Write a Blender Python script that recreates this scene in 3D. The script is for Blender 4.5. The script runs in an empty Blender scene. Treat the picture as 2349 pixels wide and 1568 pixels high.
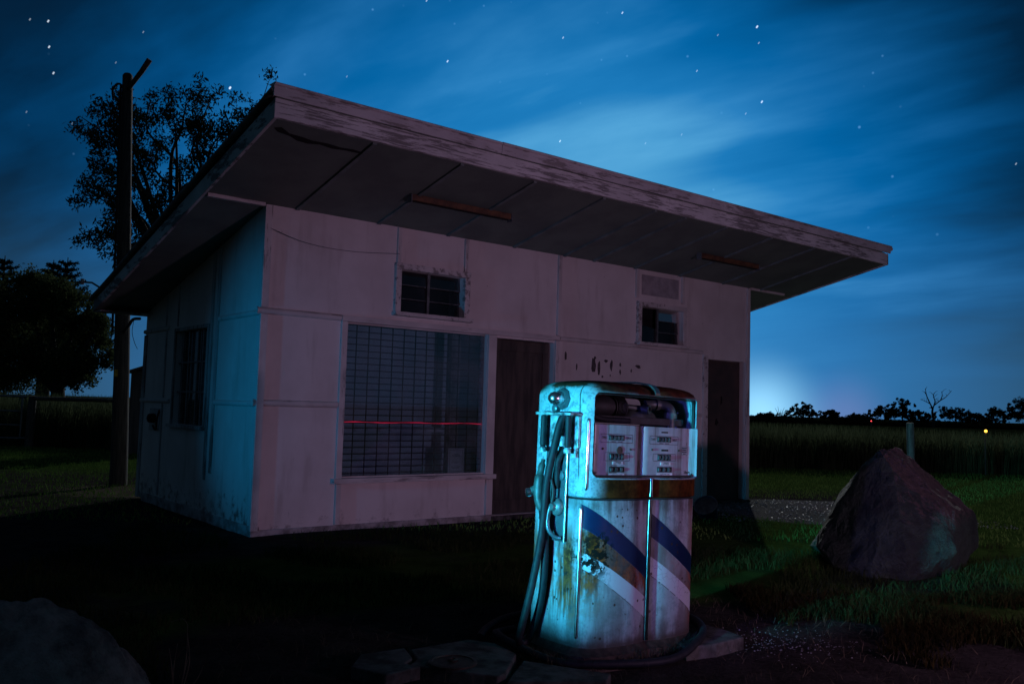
import bpy, bmesh, math, random
import numpy as np
from mathutils import Vector, Matrix, noise as mnoise

random.seed(7)
RNG = np.random.default_rng(11)
C = bpy.context.scene.collection
SC = bpy.context.scene
R = math.radians

# ------------------------------------------------------------------ camera
CAM_H, PITCH, ROLL = 1.27, 0.0747, 0.0288
cd = bpy.data.cameras.new('camera')
cam = bpy.data.objects.new('camera', cd)
C.objects.link(cam)
cd.sensor_width = 36.0
cd.lens = 36.0 * 2016.0 / 2349.0
cd.clip_end = 3000
cd.clip_start = 0.05
cam.matrix_world = (Matrix.Translation((0, 0, CAM_H)) @ Matrix.Rotation(math.pi / 2 + PITCH, 4, 'X')
                    @ Matrix.Rotation(ROLL, 4, 'Z'))
SC.camera = cam
SC.view_settings.view_transform = 'Standard'
SC.view_settings.look = 'None'
SC.view_settings.exposure = 0
SC.view_settings.gamma = 1
SC.render.film_transparent = False

def pix_dir(x, y):
    """unit direction seen at a point of the photograph (2349 px wide): used for the stars of the sky only"""
    f = 2016.0
    X, Y = x - 1174.5, y - 784.0
    c, s = math.cos(ROLL), math.sin(ROLL)
    X, Y = X * c + Y * s, -X * s + Y * c
    d = Vector((X / f, math.cos(PITCH) + Y / f * math.sin(PITCH), math.sin(PITCH) - Y / f * math.cos(PITCH)))
    return d.normalized()

# ------------------------------------------------------------------ node expressions
class E:
    """arithmetic on node sockets"""
    def __init__(s, nt, k): s.nt, s.k = nt, k
    def m(s, op, *a, clamp=False):
        n = s.nt.nodes.new('ShaderNodeMath'); n.operation = op; n.use_clamp = clamp
        for i, v in enumerate((s,) + a):
            if isinstance(v, E): s.nt.links.new(v.k, n.inputs[i])
            else: n.inputs[i].default_value = v
        return E(s.nt, n.outputs[0])
    def __add__(s, o): return s.m('ADD', o)
    def __radd__(s, o): return s.m('ADD', o)
    def __sub__(s, o): return s.m('SUBTRACT', o)
    def __rsub__(s, o): return (s * -1.0) + o
    def __mul__(s, o): return s.m('MULTIPLY', o)
    def __rmul__(s, o): return s.m('MULTIPLY', o)
    def __truediv__(s, o): return s.m('DIVIDE', o)
    def abs(s): return s.m('ABSOLUTE')
    def max(s, o): return s.m('MAXIMUM', o)
    def min(s, o): return s.m('MINIMUM', o)
    def pow(s, o): return s.m('POWER', o)
    def step(s, a, b):                       # smooth 0..1 between a and b (a may exceed b)
        n = s.nt.nodes.new('ShaderNodeMapRange'); n.interpolation_type = 'SMOOTHSTEP'
        rev = (not isinstance(a, E) and not isinstance(b, E) and a > b)
        if rev: a, b = b, a
        s.nt.links.new(s.k, n.inputs[0])
        for i, v in ((1, a), (2, b)):
            if isinstance(v, E): s.nt.links.new(v.k, n.inputs[i])
            else: n.inputs[i].default_value = v
        n.inputs[3].default_value, n.inputs[4].default_value = (1, 0) if rev else (0, 1)
        return E(s.nt, n.outputs[0])

def mix(nt, fac, a, b):
    n = nt.nodes.new('ShaderNodeMix'); n.data_type = 'RGBA'
    if isinstance(fac, E): nt.links.new(fac.k, n.inputs[0])
    else: n.inputs[0].default_value = fac
    for i, v in ((6, a), (7, b)):
        if isinstance(v, tuple): n.inputs[i].default_value = v + (1,) if len(v) == 3 else v
        else: nt.links.new(v, n.inputs[i])
    return n.outputs[2]

def noise(nt, vec, scale, detail=4, rough=.55, stretch=None, dist=0):
    if stretch:
        mp = nt.nodes.new('ShaderNodeMapping'); mp.inputs['Scale'].default_value = stretch
        nt.links.new(vec, mp.inputs[0]); vec = mp.outputs[0]
    n = nt.nodes.new('ShaderNodeTexNoise')
    n.inputs['Scale'].default_value = scale; n.inputs['Detail'].default_value = detail
    n.inputs['Roughness'].default_value = rough; n.inputs['Distortion'].default_value = dist
    nt.links.new(vec, n.inputs['Vector'])
    return E(nt, n.outputs[0])

def voro(nt, vec, scale, feature='F1', rand=1.0):
    n = nt.nodes.new('ShaderNodeTexVoronoi'); n.feature = feature
    n.inputs['Scale'].default_value = scale; n.inputs['Randomness'].default_value = rand
    nt.links.new(vec, n.inputs['Vector'])
    return E(nt, n.outputs['Distance'])

def new_mat(name):
    m = bpy.data.materials.new(name); m.use_nodes = True
    nt = m.node_tree; b = nt.nodes['Principled BSDF']
    tc = nt.nodes.new('ShaderNodeTexCoord')
    return m, nt, b, tc.outputs['Object']

def sep(nt, vec):
    n = nt.nodes.new('ShaderNodeSeparateXYZ'); nt.links.new(vec, n.inputs[0])
    return [E(nt, n.outputs[i]) for i in range(3)]

def bump(nt, b, h, strength=.3, dist=.01):
    n = nt.nodes.new('ShaderNodeBump'); n.inputs['Strength'].default_value = strength
    n.inputs['Distance'].default_value = dist
    nt.links.new(h.k, n.inputs['Height']); nt.links.new(n.outputs[0], b.inputs['Normal'])

def simple(name, c1, c2=None, scale=6, rough=.6, metal=0, bmp=.15, stretch=None, spec=.5, detail=6, lo=.35, hi=.65):
    m, nt, b, vec = new_mat(name)
    n = noise(nt, vec, scale, detail, .6, stretch)
    c2 = c2 or tuple(x * .6 for x in c1)
    nt.links.new(mix(nt, n.step(lo, hi), c2, c1), b.inputs['Base Color'])
    b.inputs['Roughness'].default_value = rough; b.inputs['Metallic'].default_value = metal
    b.inputs['Specular IOR Level'].default_value = spec
    if bmp: bump(nt, b, n, bmp)
    return m

# ------------------------------------------------------------------ night sky
W = bpy.data.worlds.new('World'); SC.world = W; W.use_nodes = True
def build_world():
    nt = W.node_tree
    bg = nt.nodes['Background']; bg.inputs[1].default_value = 1.0
    tc = nt.nodes.new('ShaderNodeTexCoord'); d = tc.outputs['Generated']
    x, y, z = sep(nt, d)
    def dotto(v):
        n = nt.nodes.new('ShaderNodeVectorMath'); n.operation = 'DOT_PRODUCT'
        nt.links.new(d, n.inputs[0]); n.inputs[1].default_value = v
        return E(nt, n.outputs['Value'])
    # distance, in degrees, from the moon-lit cloud centre (a lobe wider than it is high)
    az = x.m('ARCTAN2', y) * (180 / math.pi); el = z.m('ARCSINE') * (180 / math.pi)
    c0 = pix_dir(1420, 455)
    da = (az - math.degrees(math.atan2(c0.x, c0.y)))
    da = da.max(0.0) * 1.0 + da.min(0.0) * .74
    de = (el - math.degrees(math.asin(c0.z)))
    de = de.max(0.0) * 1.30 + de.min(0.0) * .75
    ang = (da * da + de * de).pow(.5)
    # thin streaky cloud: noise on a plane high above
    zz = z.max(0.0) + .22
    px, py = x / zz, y / zz
    cmb = nt.nodes.new('ShaderNodeCombineXYZ')
    a = R(-38)
    nt.links.new((px * math.cos(a) + py * math.sin(a)).k, cmb.inputs[0])
    nt.links.new((py * math.cos(a) * 3.0 - px * math.sin(a) * 3.0).k, cmb.inputs[1])
    n1 = noise(nt, cmb.outputs[0], .85, 5, .50, dist=.45)
    n2 = noise(nt, cmb.outputs[0], 3.2, 5, .5, stretch=(1, .7, 1), dist=.2)
    cl = ((n1 - .5) * 1.5 + (n2 - .5) * .55) * z.step(.0, .20)
    ang = ang + da.max(0.0) * de.max(0.0) * .020
    angw = ang - cl * (ang * .20 + 8.5)
    r = nt.nodes.new('ShaderNodeValToRGB')
    nt.links.new((angw / 60.0).k, r.inputs[0])
    stops = [(0, (.105, .41, .72)), (.07, (.060, .32, .63)), (.16, (.012, .195, .50)), (.26, (.0008, .125, .37)),
             (.36, (.0006, .075, .23)), (.43, (.0006, .042, .128)), (.50, (.0008, .019, .056)), (.58, (.0014, .011, .030)), (.72, (.0030, .012, .028)), (1.0, (.0085, .019, .038))]
    cr = r.color_ramp
    while len(cr.elements) < len(stops): cr.elements.new(.5)
    for el, (p, c) in zip(cr.elements, stops): el.position = p; el.color = c + (1,)
    col = r.outputs[0]
    def add(col, fac, c):
        n = nt.nodes.new('ShaderNodeMix'); n.data_type = 'RGBA'; n.blend_type = 'ADD'
        if isinstance(fac, E): nt.links.new(fac.k, n.inputs[0])
        nt.links.new(col, n.inputs[6]); n.inputs[7].default_value = c + (1,)
        return n.outputs[2]
    col = add(col, (n1 * .75 + n2 * .25).step(.46, .76) * ang.step(30, 8) * z.step(.02, .18), (.040, .080, .095))
    low = z.step(.30, -.02).pow(1.6) * ang.step(60, 10)
    col = add(col, low, (.035, .075, .10))
    col = add(col, z.step(.45, .0) * y.step(.1, -.3), (.004, .016, .024))
    g = dotto(pix_dir(1745, 955)).m('ARCCOSINE') * (180 / math.pi)        # town glow on the horizon
    col = add(col, g.step(5.2, 0).pow(1.6), (.32, .58, .64))
    g2 = dotto(pix_dir(1935, 955)).m('ARCCOSINE') * (180 / math.pi)
    col = add(col, g2.step(4.0, 0).pow(1.6), (.08, .035, .055))
    # faint stars, then the bright ones
    sp = voro(nt, d, 42)
    br = noise(nt, d, 21, 1)
    col = add(col, sp.step(.085, .02) * br.step(.42, .66) * z.step(.10, .3), (.06, .15, .26))
    stars = [(110, 50, 4.6, .9), (112, 109, 4.4, .95), (122, 169, 4.6, .85), (527, 203, 5.6, 1.3), (1026, 142, 4.4, .9),
             (1427, 31, 4.2, .8), (1736, 63, 5.2, 1.1), (1747, 235, 4.8, 1.0), (1284, 325, 4.2, .8), (1291, 88, 3.8, .6),
             (978, 3, 3.8, .6), (1598, 164, 3.5, .5), (1740, 100, 3.4, .45), (68, 46, 4.0, .35), (328, 75, 3.6, .3),
             (1710, 262, 3.3, .4), (2330, 377, 3.6, .5), (265, 145, 3.5, .25), (795, 177, 3.4, .3), (1646, 82, 3.3, .35),
             (165, 285, 3.6, .25), (60, 258, 3.6, .25), (1563, 310, 3.4, .3), (1480, 330, 3.3, .3)]
    tot = None
    for (sx, sy, rad, bri) in stars:
        n = nt.nodes.new('ShaderNodeVectorMath'); n.operation = 'DISTANCE'
        nt.links.new(d, n.inputs[0]); n.inputs[1].default_value = pix_dir(sx, sy)
        n_b = nt.nodes.new('ShaderNodeVectorMath'); n_b.operation = 'DISTANCE'
        nt.links.new(d, n_b.inputs[0]); n_b.inputs[1].default_value = pix_dir(sx + 1.4, sy - 2.2)
        f = E(nt, n.outputs['Value']).min(E(nt, n_b.outputs['Value'])).step(rad * .50 / 2016, rad * .12 / 2016) * (bri * .85)
        tot = f if tot is None else tot + f
    n = nt.nodes.new('ShaderNodeMix'); n.data_type = 'RGBA'; n.blend_type = 'ADD'; n.clamp_factor = False
    nt.links.new(tot.k, n.inputs[0]); nt.links.new(col, n.inputs[6]); n.inputs[7].default_value = (.75, .88, 1.0, 1)
    nt.links.new(n.outputs[2], bg.inputs[0])
build_world()

# moon (the one sun lamp) behind the building, and the two coloured torches the place was lit with
def light(name, kind, loc, energy, color, **k):
    l = bpy.data.lights.new(name, kind); l.energy = energy; l.color = color
    for a, v in k.items(): setattr(l, a, v)
    o = bpy.data.objects.new(name, l); C.objects.link(o); o.location = loc
    return o
def aim(o, target):
    o.rotation_euler = (Vector(target) - o.location).to_track_quat('-Z', 'Y').to_euler()
MOON_AZ, MOON_EL = R(13), R(22)
moon = light('moonlight', 'SUN', (0, 0, 30), .95, (.95, .98, 1.0), angle=R(.6))
md = Vector((math.sin(MOON_AZ) * math.cos(MOON_EL), math.cos(MOON_AZ) * math.cos(MOON_EL), math.sin(MOON_EL)))
moon.rotation_euler = md.to_track_quat('Z', 'Y').to_euler()

YAW = .8979
ROTZ = math.pi / 2 - YAW
BE = Vector((math.sin(YAW), math.cos(YAW), 0)); BN = Vector((-math.cos(YAW), math.sin(YAW), 0))
B0 = Vector((-2.4014, 8.3808, 0))
P0 = Vector((.385, 4.44, 0))
def bw(u, v, z): return B0 + BE * u + BN * v + Vector((0, 0, z))
def pw(u, v, z): return P0 + BE * u + BN * v + Vector((0, 0, z))

pink = light('pink_torch', 'SPOT', (4.3, 2.0, 1.2), 345, (.97, .54, .95), spot_size=R(138), spot_blend=1.0, shadow_soft_size=.10)
aim(pink, bw(6.0, 0, 1.3))
cy1 = light('cyan_torch', 'SPOT', pw(-4.2, -.47, .98), 2600, (.045, .72, 1.0), spot_size=R(22.5), spot_blend=.6, shadow_soft_size=.06)
aim(cy1, pw(.35, .15, .90))
cy2 = light('blue_torch', 'SPOT', bw(-4.6, -.85, 1.35), 185, (.0, .42, 1.0), spot_size=R(44), spot_blend=1.0, shadow_soft_size=.05)
aim(cy2, bw(1.2, 0, 1.35))
vio = light('violet_torch', 'SPOT', (-1.9, 1.0, 1.3), 340, (.15, .14, 1.0), spot_size=R(22), spot_blend=.8, shadow_soft_size=.06)
aim(vio, pw(.45, .0, .72))

# ------------------------------------------------------------------ mesh helpers
class MB:
    def __init__(s): s.v, s.f = [], []
    def add(s, vs, fs):
        o = len(s.v); s.v += [tuple(p) for p in vs]; s.f += [tuple(i + o for i in f) for f in fs]; return s
    def box(s, x0, x1, y0, y1, z0, z1):
        return s.add([(x0, y0, z0), (x1, y0, z0), (x1, y1, z0), (x0, y1, z0), (x0, y0, z1), (x1, y0, z1), (x1, y1, z1), (x0, y1, z1)],
                     [(0, 3, 2, 1), (4, 5, 6, 7), (0, 1, 5, 4), (1, 2, 6, 5), (2, 3, 7, 6), (3, 0, 4, 7)])
    def prism(s, poly, axis, a, b):
        """poly of 2-D points, extruded along an axis from a to b"""
        def P(p, t):
            return {'x': (t, p[0], p[1]), 'y': (p[0], t, p[1]), 'z': (p[0], p[1], t)}[axis]
        n = len(poly)
        return s.add([P(p, a) for p in poly] + [P(p, b) for p in poly],
                     [tuple(range(n))[::-1], tuple(range(n, 2 * n))] + [(i, (i + 1) % n, n + (i + 1) % n, n + i) for i in range(n)])
    def tube(s, pts, rad, n=10, caps=True):
        pts = [Vector(p) for p in pts]
        rad = rad if isinstance(rad, (list, tuple)) else [rad] * len(pts)
        vs, fs = [], []
        prev = None
        for i, p in enumerate(pts):
            t = (pts[min(i + 1, len(pts) - 1)] - pts[max(i - 1, 0)])
            t = t.normalized() if t.length > 1e-9 else Vector((0, 0, 1))
            if prev is None:
                a = t.orthogonal().normalized()
            else:
                a = (prev - t * prev.dot(t))
                a = a.normalized() if a.length > 1e-6 else t.orthogonal().normalized()
            prev = a; b = t.cross(a)
            for k in range(n):
                w = 2 * math.pi * k / n
                vs.append(p + (a * math.cos(w) + b * math.sin(w)) * rad[i])
        for i in range(len(pts) - 1):
            for k in range(n):
                fs.append((i * n + k, i * n + (k + 1) % n, (i + 1) * n + (k + 1) % n, (i + 1) * n + k))
        if caps:
            fs.append(tuple(range(n))[::-1]); fs.append(tuple(range((len(pts) - 1) * n, len(pts) * n)))
        return s.add(vs, fs)
    def lathe(s, prof, n=24, M=None):
        """prof of (radius, height), turned round local z, placed by matrix M"""
        M = M or Matrix()
        vs, fs = [], []
        for (r, h) in prof:
            for k in range(n):
                w = 2 * math.pi * k / n
                vs.append(M @ Vector((r * math.cos(w), r * math.sin(w), h)))
        for i in range(len(prof) - 1):
            for k in range(n):
                fs.append((i * n + k, i * n + (k + 1) % n, (i + 1) * n + (k + 1) % n, (i + 1) * n + k))
        fs.append(tuple(range(n))[::-1]); fs.append(tuple(range((len(prof) - 1) * n, len(prof) * n)))
        return s.add(vs, fs)
    def build(s, name, mat, parent=None, smooth=None, bevel=0):
        me = bpy.data.meshes.new(name); me.from_pydata(s.v, [], s.f); me.update()
        return link(name, me, mat, parent, smooth, bevel)

def link(name, me, mat, parent=None, smooth=None, bevel=0):
    o = bpy.data.objects.new(name, me); C.objects.link(o)
    if mat:
        if not me.materials: me.materials.append(mat)
    bm = bmesh.new(); bm.from_mesh(me); bmesh.ops.recalc_face_normals(bm, faces=bm.faces); bm.to_mesh(me); bm.free()
    if smooth is not None:
        me.polygons.foreach_set('use_smooth', [True] * len(me.polygons))
        me.set_sharp_from_angle(angle=R(smooth))
    if parent: o.parent = parent
    if bevel:
        bv = o.modifiers.new('bevel', 'BEVEL'); bv.width = bevel; bv.segments = 2; bv.limit_method = 'ANGLE'
    return o

def tag(o, label, cat, group=None, kind=None):
    o['label'] = label; o['category'] = cat
    if group: o['group'] = group
    if kind: o['kind'] = kind
    return o
def thing(name, label, cat, loc=(0, 0, 0), rotz=0, group=None):
    o = bpy.data.objects.new(name, None); C.objects.link(o)
    o.location = loc; o.rotation_euler = (0, 0, rotz); o.empty_display_size = .1
    return tag(o, label, cat, group)
def along(p, d):
    """matrix putting local z along d at p"""
    return Matrix.Translation(Vector(p)) @ Vector(d).to_track_quat('Z', 'Y').to_matrix().to_4x4()
def smoothline(pts, n=8):
    pts = [Vector(p) for p in pts]; out = []
    for i in range(len(pts) - 1):
        p0, p1, p2, p3 = pts[max(i - 1, 0)], pts[i], pts[i + 1], pts[min(i + 2, len(pts) - 1)]
        for k in range(n):
            t = k / n
            out.append(.5 * ((2 * p1) + (p2 - p0) * t + (2 * p0 - 5 * p1 + 4 * p2 - p3) * t * t + (3 * p1 - p0 - 3 * p2 + p3) * t ** 3))
    out.append(pts[-1]); return out

def np_mesh(name, V, F, mat, parent=None):
    """fast mesh from an (n,3) array and an (m,k) index array"""
    me = bpy.data.meshes.new(name)
    V = np.ascontiguousarray(V, dtype=np.float32); F = np.ascontiguousarray(F, dtype=np.int32)
    me.vertices.add(len(V)); me.vertices.foreach_set('co', V.ravel())
    k = F.shape[1]
    me.loops.add(F.size); me.loops.foreach_set('vertex_index', F.ravel())
    me.polygons.add(len(F))
    me.polygons.foreach_set('loop_start', np.arange(0, F.size, k, dtype=np.int32))
    me.polygons.foreach_set('loop_total', np.full(len(F), k, dtype=np.int32))
    me.update(calc_edges=True); me.validate()
    me.materials.append(mat)
    o = bpy.data.objects.new(name, me); C.objects.link(o)
    if parent: o.parent = parent
    return o

# ------------------------------------------------------------------ materials
def wall_paint(name='aged_white_wall_paint', side=False):
    m, nt, b, vec = new_mat(name)
    x, y, z = sep(nt, vec)
    n = noise(nt, vec, 1.3, 6, .6)
    fine = noise(nt, vec, 55, 3, .6)
    drip = noise(nt, vec, 6, 5, .6, stretch=(1, 1, .16))
    dirt = noise(nt, vec, 9, 8, .68)
    base = mix(nt, n.step(.3, .7), (.56, .53, .50), (.68, .66, .63))
    base = mix(nt, drip.step(.52, .74) * .36, base, (.30, .26, .22))
    lowd = z.step(.75 if side else .42, 0.0)
    base = mix(nt, (dirt + lowd * (.24 if side else .17)).step(.66, .88) * (.95 if side else .7), base, (.10, .085, .075))
    base = mix(nt, voro(nt, vec, 5.5).step(.035, .02) * .8, base, (.07, .05, .045))
    nt.links.new(base, b.inputs['Base Color'])
    b.inputs['Roughness'].default_value = .62
    bump(nt, b, n * 1.5 + fine * .06 + dirt * .2, .25, .012)
    return m
def trim_paint(name, peel, col=(.62, .60, .57), wood=(.06, .05, .045), stretch=(.35, 1, 3.5), sc=6):
    m, nt, b, vec = new_mat(name)
    p = noise(nt, vec, sc, 10, .72, stretch=stretch)
    big = noise(nt, vec, .9, 3)
    mask = (p + (big - .5) * .5).step(.60 - peel * .18, .66 - peel * .18)
    tone = noise(nt, vec, 3, 5)
    c = mix(nt, tone.step(.3, .7), tuple(k * .78 for k in col), col)
    wv = noise(nt, vec, 30, 6, .6, stretch=stretch)
    w = mix(nt, wv.step(.3, .7), wood, tuple(k * 2.4 for k in wood))
    nt.links.new(mix(nt, mask * min(1.0, .55 + peel * .45), c, w), b.inputs['Base Color'])
    b.inputs['Roughness'].default_value = .65
    bump(nt, b, mask * -1.0 + wv * .2, .4, .004)
    return m

M_wall = wall_paint()
M_sidewall = wall_paint('weathered_side_wall_paint', True)
M_trim = trim_paint('white_trim_paint', .12)
M_trimv = trim_paint('white_upright_trim_paint', .14, stretch=(3, 3, .3))
M_peelframe = trim_paint('peeling_frame_paint', .34, stretch=(1.4, 1, 1.4), sc=14)
M_patch = simple('grey_patch_sheet', (.36, .35, .36), (.26, .25, .26), 7, .7)
M_fascia = trim_paint('peeling_fascia_paint', .46, (.70, .71, .70), (.05, .045, .04), (.28, 1, 4.2), 15)
M_flash = trim_paint('stained_metal_flashing', .34, (.60, .60, .60), (.09, .08, .07), (.3, 1, 2.5), 9)
M_barge = trim_paint('peeling_barge_paint', .55, (.55, .60, .60), (.03, .03, .028), (1, .35, 1.6), 7)
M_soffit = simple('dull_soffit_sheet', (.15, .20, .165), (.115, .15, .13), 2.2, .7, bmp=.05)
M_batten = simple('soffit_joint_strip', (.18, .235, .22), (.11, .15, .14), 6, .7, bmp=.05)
M_roof = simple('dark_roof_sheet', (.16, .16, .16), (.09, .085, .08), 4, .5, .3)
M_door = simple('brown_weathered_door', (.085, .072, .058), (.034, .030, .026), 5, .6, stretch=(2.2, 2.2, .35), bmp=.15)
M_door2 = simple('dark_brown_door', (.070, .048, .040), (.042, .034, .030), 4, .55, bmp=.1)
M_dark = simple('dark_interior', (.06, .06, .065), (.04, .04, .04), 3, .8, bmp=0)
M_room = simple('grey_room_lining', (.62, .72, .74), (.48, .58, .60), 2, .8, bmp=0)
M_black = simple('black_gap', (.006, .006, .006), (.004, .004, .004), 3, .9, bmp=0)
M_wire = simple('dark_wire', (.008, .008, .010), None, 20, .7, 0, bmp=0)
M_rustbar = simple('rusty_light_batten', (.14, .07, .03), (.06, .03, .016), 9, .6, bmp=.1)
M_grey = simple('grey_metal', (.20, .22, .22), (.10, .11, .11), 12, .45, .5)
M_paper = simple('faded_paper', (.60, .58, .55), (.5, .48, .45), 4, .8, bmp=0)
M_ink = simple('faded_ink', (.12, .12, .13), None, 5, .8, bmp=0)
M_pale = simple('pale_cloth', (.40, .38, .36), (.2, .19, .18), 8, .85)
M_concrete = simple('stained_concrete', (.10, .10, .092), (.030, .030, .028), 9, .9, bmp=.8, spec=.1, detail=10)
M_found = simple('pale_footing', (.42, .41, .40), (.17, .16, .15), 7, .8, bmp=.3)
M_iron = simple('rusted_iron_cover', (.07, .05, .04), (.03, .025, .02), 25, .6, .5)
M_rubber = simple('black_rubber', (.014, .016, .020), (.007, .008, .010), 30, .62, bmp=.05, spec=.25)
M_polewood = simple('weathered_pole_wood', (.060, .050, .042), (.018, .016, .014), 9, .85, stretch=(5, 5, .35), bmp=.8)
M_fencewood = simple('grey_fence_wood', (.10, .09, .08), (.04, .036, .03), 8, .85, stretch=(4, 4, .6), bmp=.5)
M_gate = simple('galvanised_tube', (.20, .21, .22), (.12, .12, .13), 8, .4, .7, bmp=0)
M_bark = simple('dark_bark', (.06, .05, .04), (.025, .02, .018), 9, .9, bmp=.6, stretch=(2, 2, .5))
M_shed = simple('rusty_shed_sheet', (.13, .10, .09), (.06, .05, .05), 3, .7, stretch=(6, 6, .5))
M_shedroof = simple('rusty_tin_roof', (.15, .11, .09), (.06, .045, .04), 5, .6, .3)
M_yellow = simple('yellow_tag', (.45, .32, .03), None, 9, .6, bmp=0)
M_bucket = simple('dark_blue_plastic', (.02, .05, .12), (.015, .03, .07), 9, .4, bmp=0)
M_stalk = simple('dry_stalk', (.22, .16, .10), (.10, .07, .05), 9, .8, bmp=0)

def leaf_mat(name, a, b2, rough=.55, trans=.12):
    m, nt, b, vec = new_mat(name)
    n = noise(nt, vec, 1.7, 3)
    n2 = noise(nt, vec, 14, 2)
    nt.links.new(mix(nt, (n * .6 + n2 * .4).step(.35, .65), b2, a), b.inputs['Base Color'])
    b.inputs['Roughness'].default_value = rough
    b.inputs['Specular IOR Level'].default_value = 0
    t = nt.nodes.new('ShaderNodeBsdfTranslucent'); nt.links.new(b.inputs['Base Color'].links[0].from_socket, t.inputs[0])
    mx = nt.nodes.new('ShaderNodeMixShader'); mx.inputs[0].default_value = trans
    nt.links.new(b.outputs[0], mx.inputs[1]); nt.links.new(t.outputs[0], mx.inputs[2])
    nt.links.new(mx.outputs[0], nt.nodes['Material Output'].inputs[0])
    return m
M_leaf_euc = leaf_mat('gum_leaves', (.050, .060, .035), (.022, .030, .018))
M_leaf_round = leaf_mat('dense_leaves', (.12, .15, .065), (.035, .05, .022), trans=.35)
M_leaf_pine = leaf_mat('pine_needles', (.020, .034, .020), (.010, .018, .011))
M_leaf_far = leaf_mat('far_leaves', (.022, .030, .018), (.010, .015, .010), trans=.05)
M_grass = leaf_mat('rough_grass_blades', (.034, .050, .016), (.016, .025, .009))
M_lawn = leaf_mat('lawn_grass_blades', (.14, .25, .055), (.080, .14, .032))
M_tuft = leaf_mat('long_grass_blades', (.027, .022, .007), (.013, .012, .005))
M_tall = leaf_mat('tall_grass_blades', (.095, .120, .060), (.045, .060, .030), trans=.45)
M_straw = leaf_mat('straw_blades', (.11, .095, .06), (.05, .042, .03))

def ground_mat():
    m, nt, b, vec = new_mat('ground_earth_and_lawn')
    x, y, z = sep(nt, vec)
    n1 = noise(nt, vec, .45, 5, .6); n2 = noise(nt, vec, 3.5, 7, .65); n3 = noise(nt, vec, 38, 6, .7); n4 = noise(nt, vec, 140, 3, .6)
    grass = mix(nt, (n2 * .6 + n3 * .4).step(.3, .7), (.026, .048, .012), (.060, .105, .024))
    grass = mix(nt, y.step(21, 23), grass, (.012, .018, .008))
    earth = mix(nt, (n2 * .5 + n3 * .5).step(.3, .7), (.016, .014, .013), (.055, .050, .045))
    gravel = mix(nt, n4.step(.35, .7), (.05, .048, .047), (.24, .23, .22))
    # bare yard round the pump and along the front of the building
    yard = (((x - 1.0) * (x - 1.0) / 9.0 + (y - 4.3) * (y - 4.3) / 3.4) + (n1 - .5) * 1.6 + (n2 - .5) * .7).step(1.15, .75)
    apron_d = (x * BE.y * -1.0 * -1.0 * 0 + (x + 2.4014) * BN.x + (y - 8.3808) * BN.y)       # distance behind the front wall line
    apron = (apron_d + (n1 - .5) * .9 + (n2 - .5) * .5).step(-1.35, -.75)
    patch = ((x - 4.4) * (x - 4.4) / 2.8 + (y - 12.0) * (y - 12.0) / 2.4 + (n1 - .5) * .9 + (n2 - .5) * .5).step(1.2, .8)
    polep = ((x + 5.2) * (x + 5.2) / 1.1 + (y - 12.2) * (y - 12.2) / .9 + (n2 - .5) * 1.2).step(1.1, .6)
    c = mix(nt, n1.step(.52, .62) * y.step(10.5, 8.0) * .8, grass, earth)
    c = mix(nt, apron * y.step(16, 14), c, earth)
    c = mix(nt, yard, c, earth)
    c = mix(nt, polep, c, (.085, .072, .055))
    c = mix(nt, patch, c, gravel)
    nt.links.new(c, b.inputs['Base Color'])
    b.inputs['Roughness'].default_value = 1.0
    b.inputs['Specular IOR Level'].default_value = 0
    bump(nt, b, n2 * .5 + n3 * .35 + n4 * .15, .9, .05)
    return m
M_ground = ground_mat()

def rock_mat(name, a, b2, lich, broken=False):
    m, nt, b, vec = new_mat(name)
    n1 = noise(nt, vec, 2.2, 8, .62); n2 = noise(nt, vec, 13, 8, .68); n3 = noise(nt, vec, 60, 4, .6)
    c = mix(nt, (n1 * .55 + n2 * .45).step(.36, .64), b2, a)
    c = mix(nt, (n2 * .6 + n1 * .4).step(.60, .68) * .7, c, lich)
    if broken:
        gm = nt.nodes.new('ShaderNodeNewGeometry'); nx, ny, nz = sep(nt, gm.outputs['True Normal'])
        px, py, pz = sep(nt, vec)
        fm = (nx * .55 + nz * .75 - ny * .2 + (n2 - .5) * .3).step(.70, .82) * (pz + (n1 - .5) * .2).step(.38, .48) * (px + (n1 - .5) * .15).step(-.36, -.26)
        c = mix(nt, fm, c, mix(nt, n2.step(.3, .7), (.050, .034, .030), (.115, .078, .068)))
        crk = voro(nt, vec, 2.6, 'DISTANCE_TO_EDGE').step(.020, .004) * n1.step(.45, .6)
        c = mix(nt, crk * .8, c, (.006, .007, .007))
    nt.links.new(c, b.inputs['Base Color']); b.inputs['Roughness'].default_value = .8
    bump(nt, b, n1 * .45 + n2 * .4 + n3 * .2, 1.0, .09)
    return m

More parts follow.
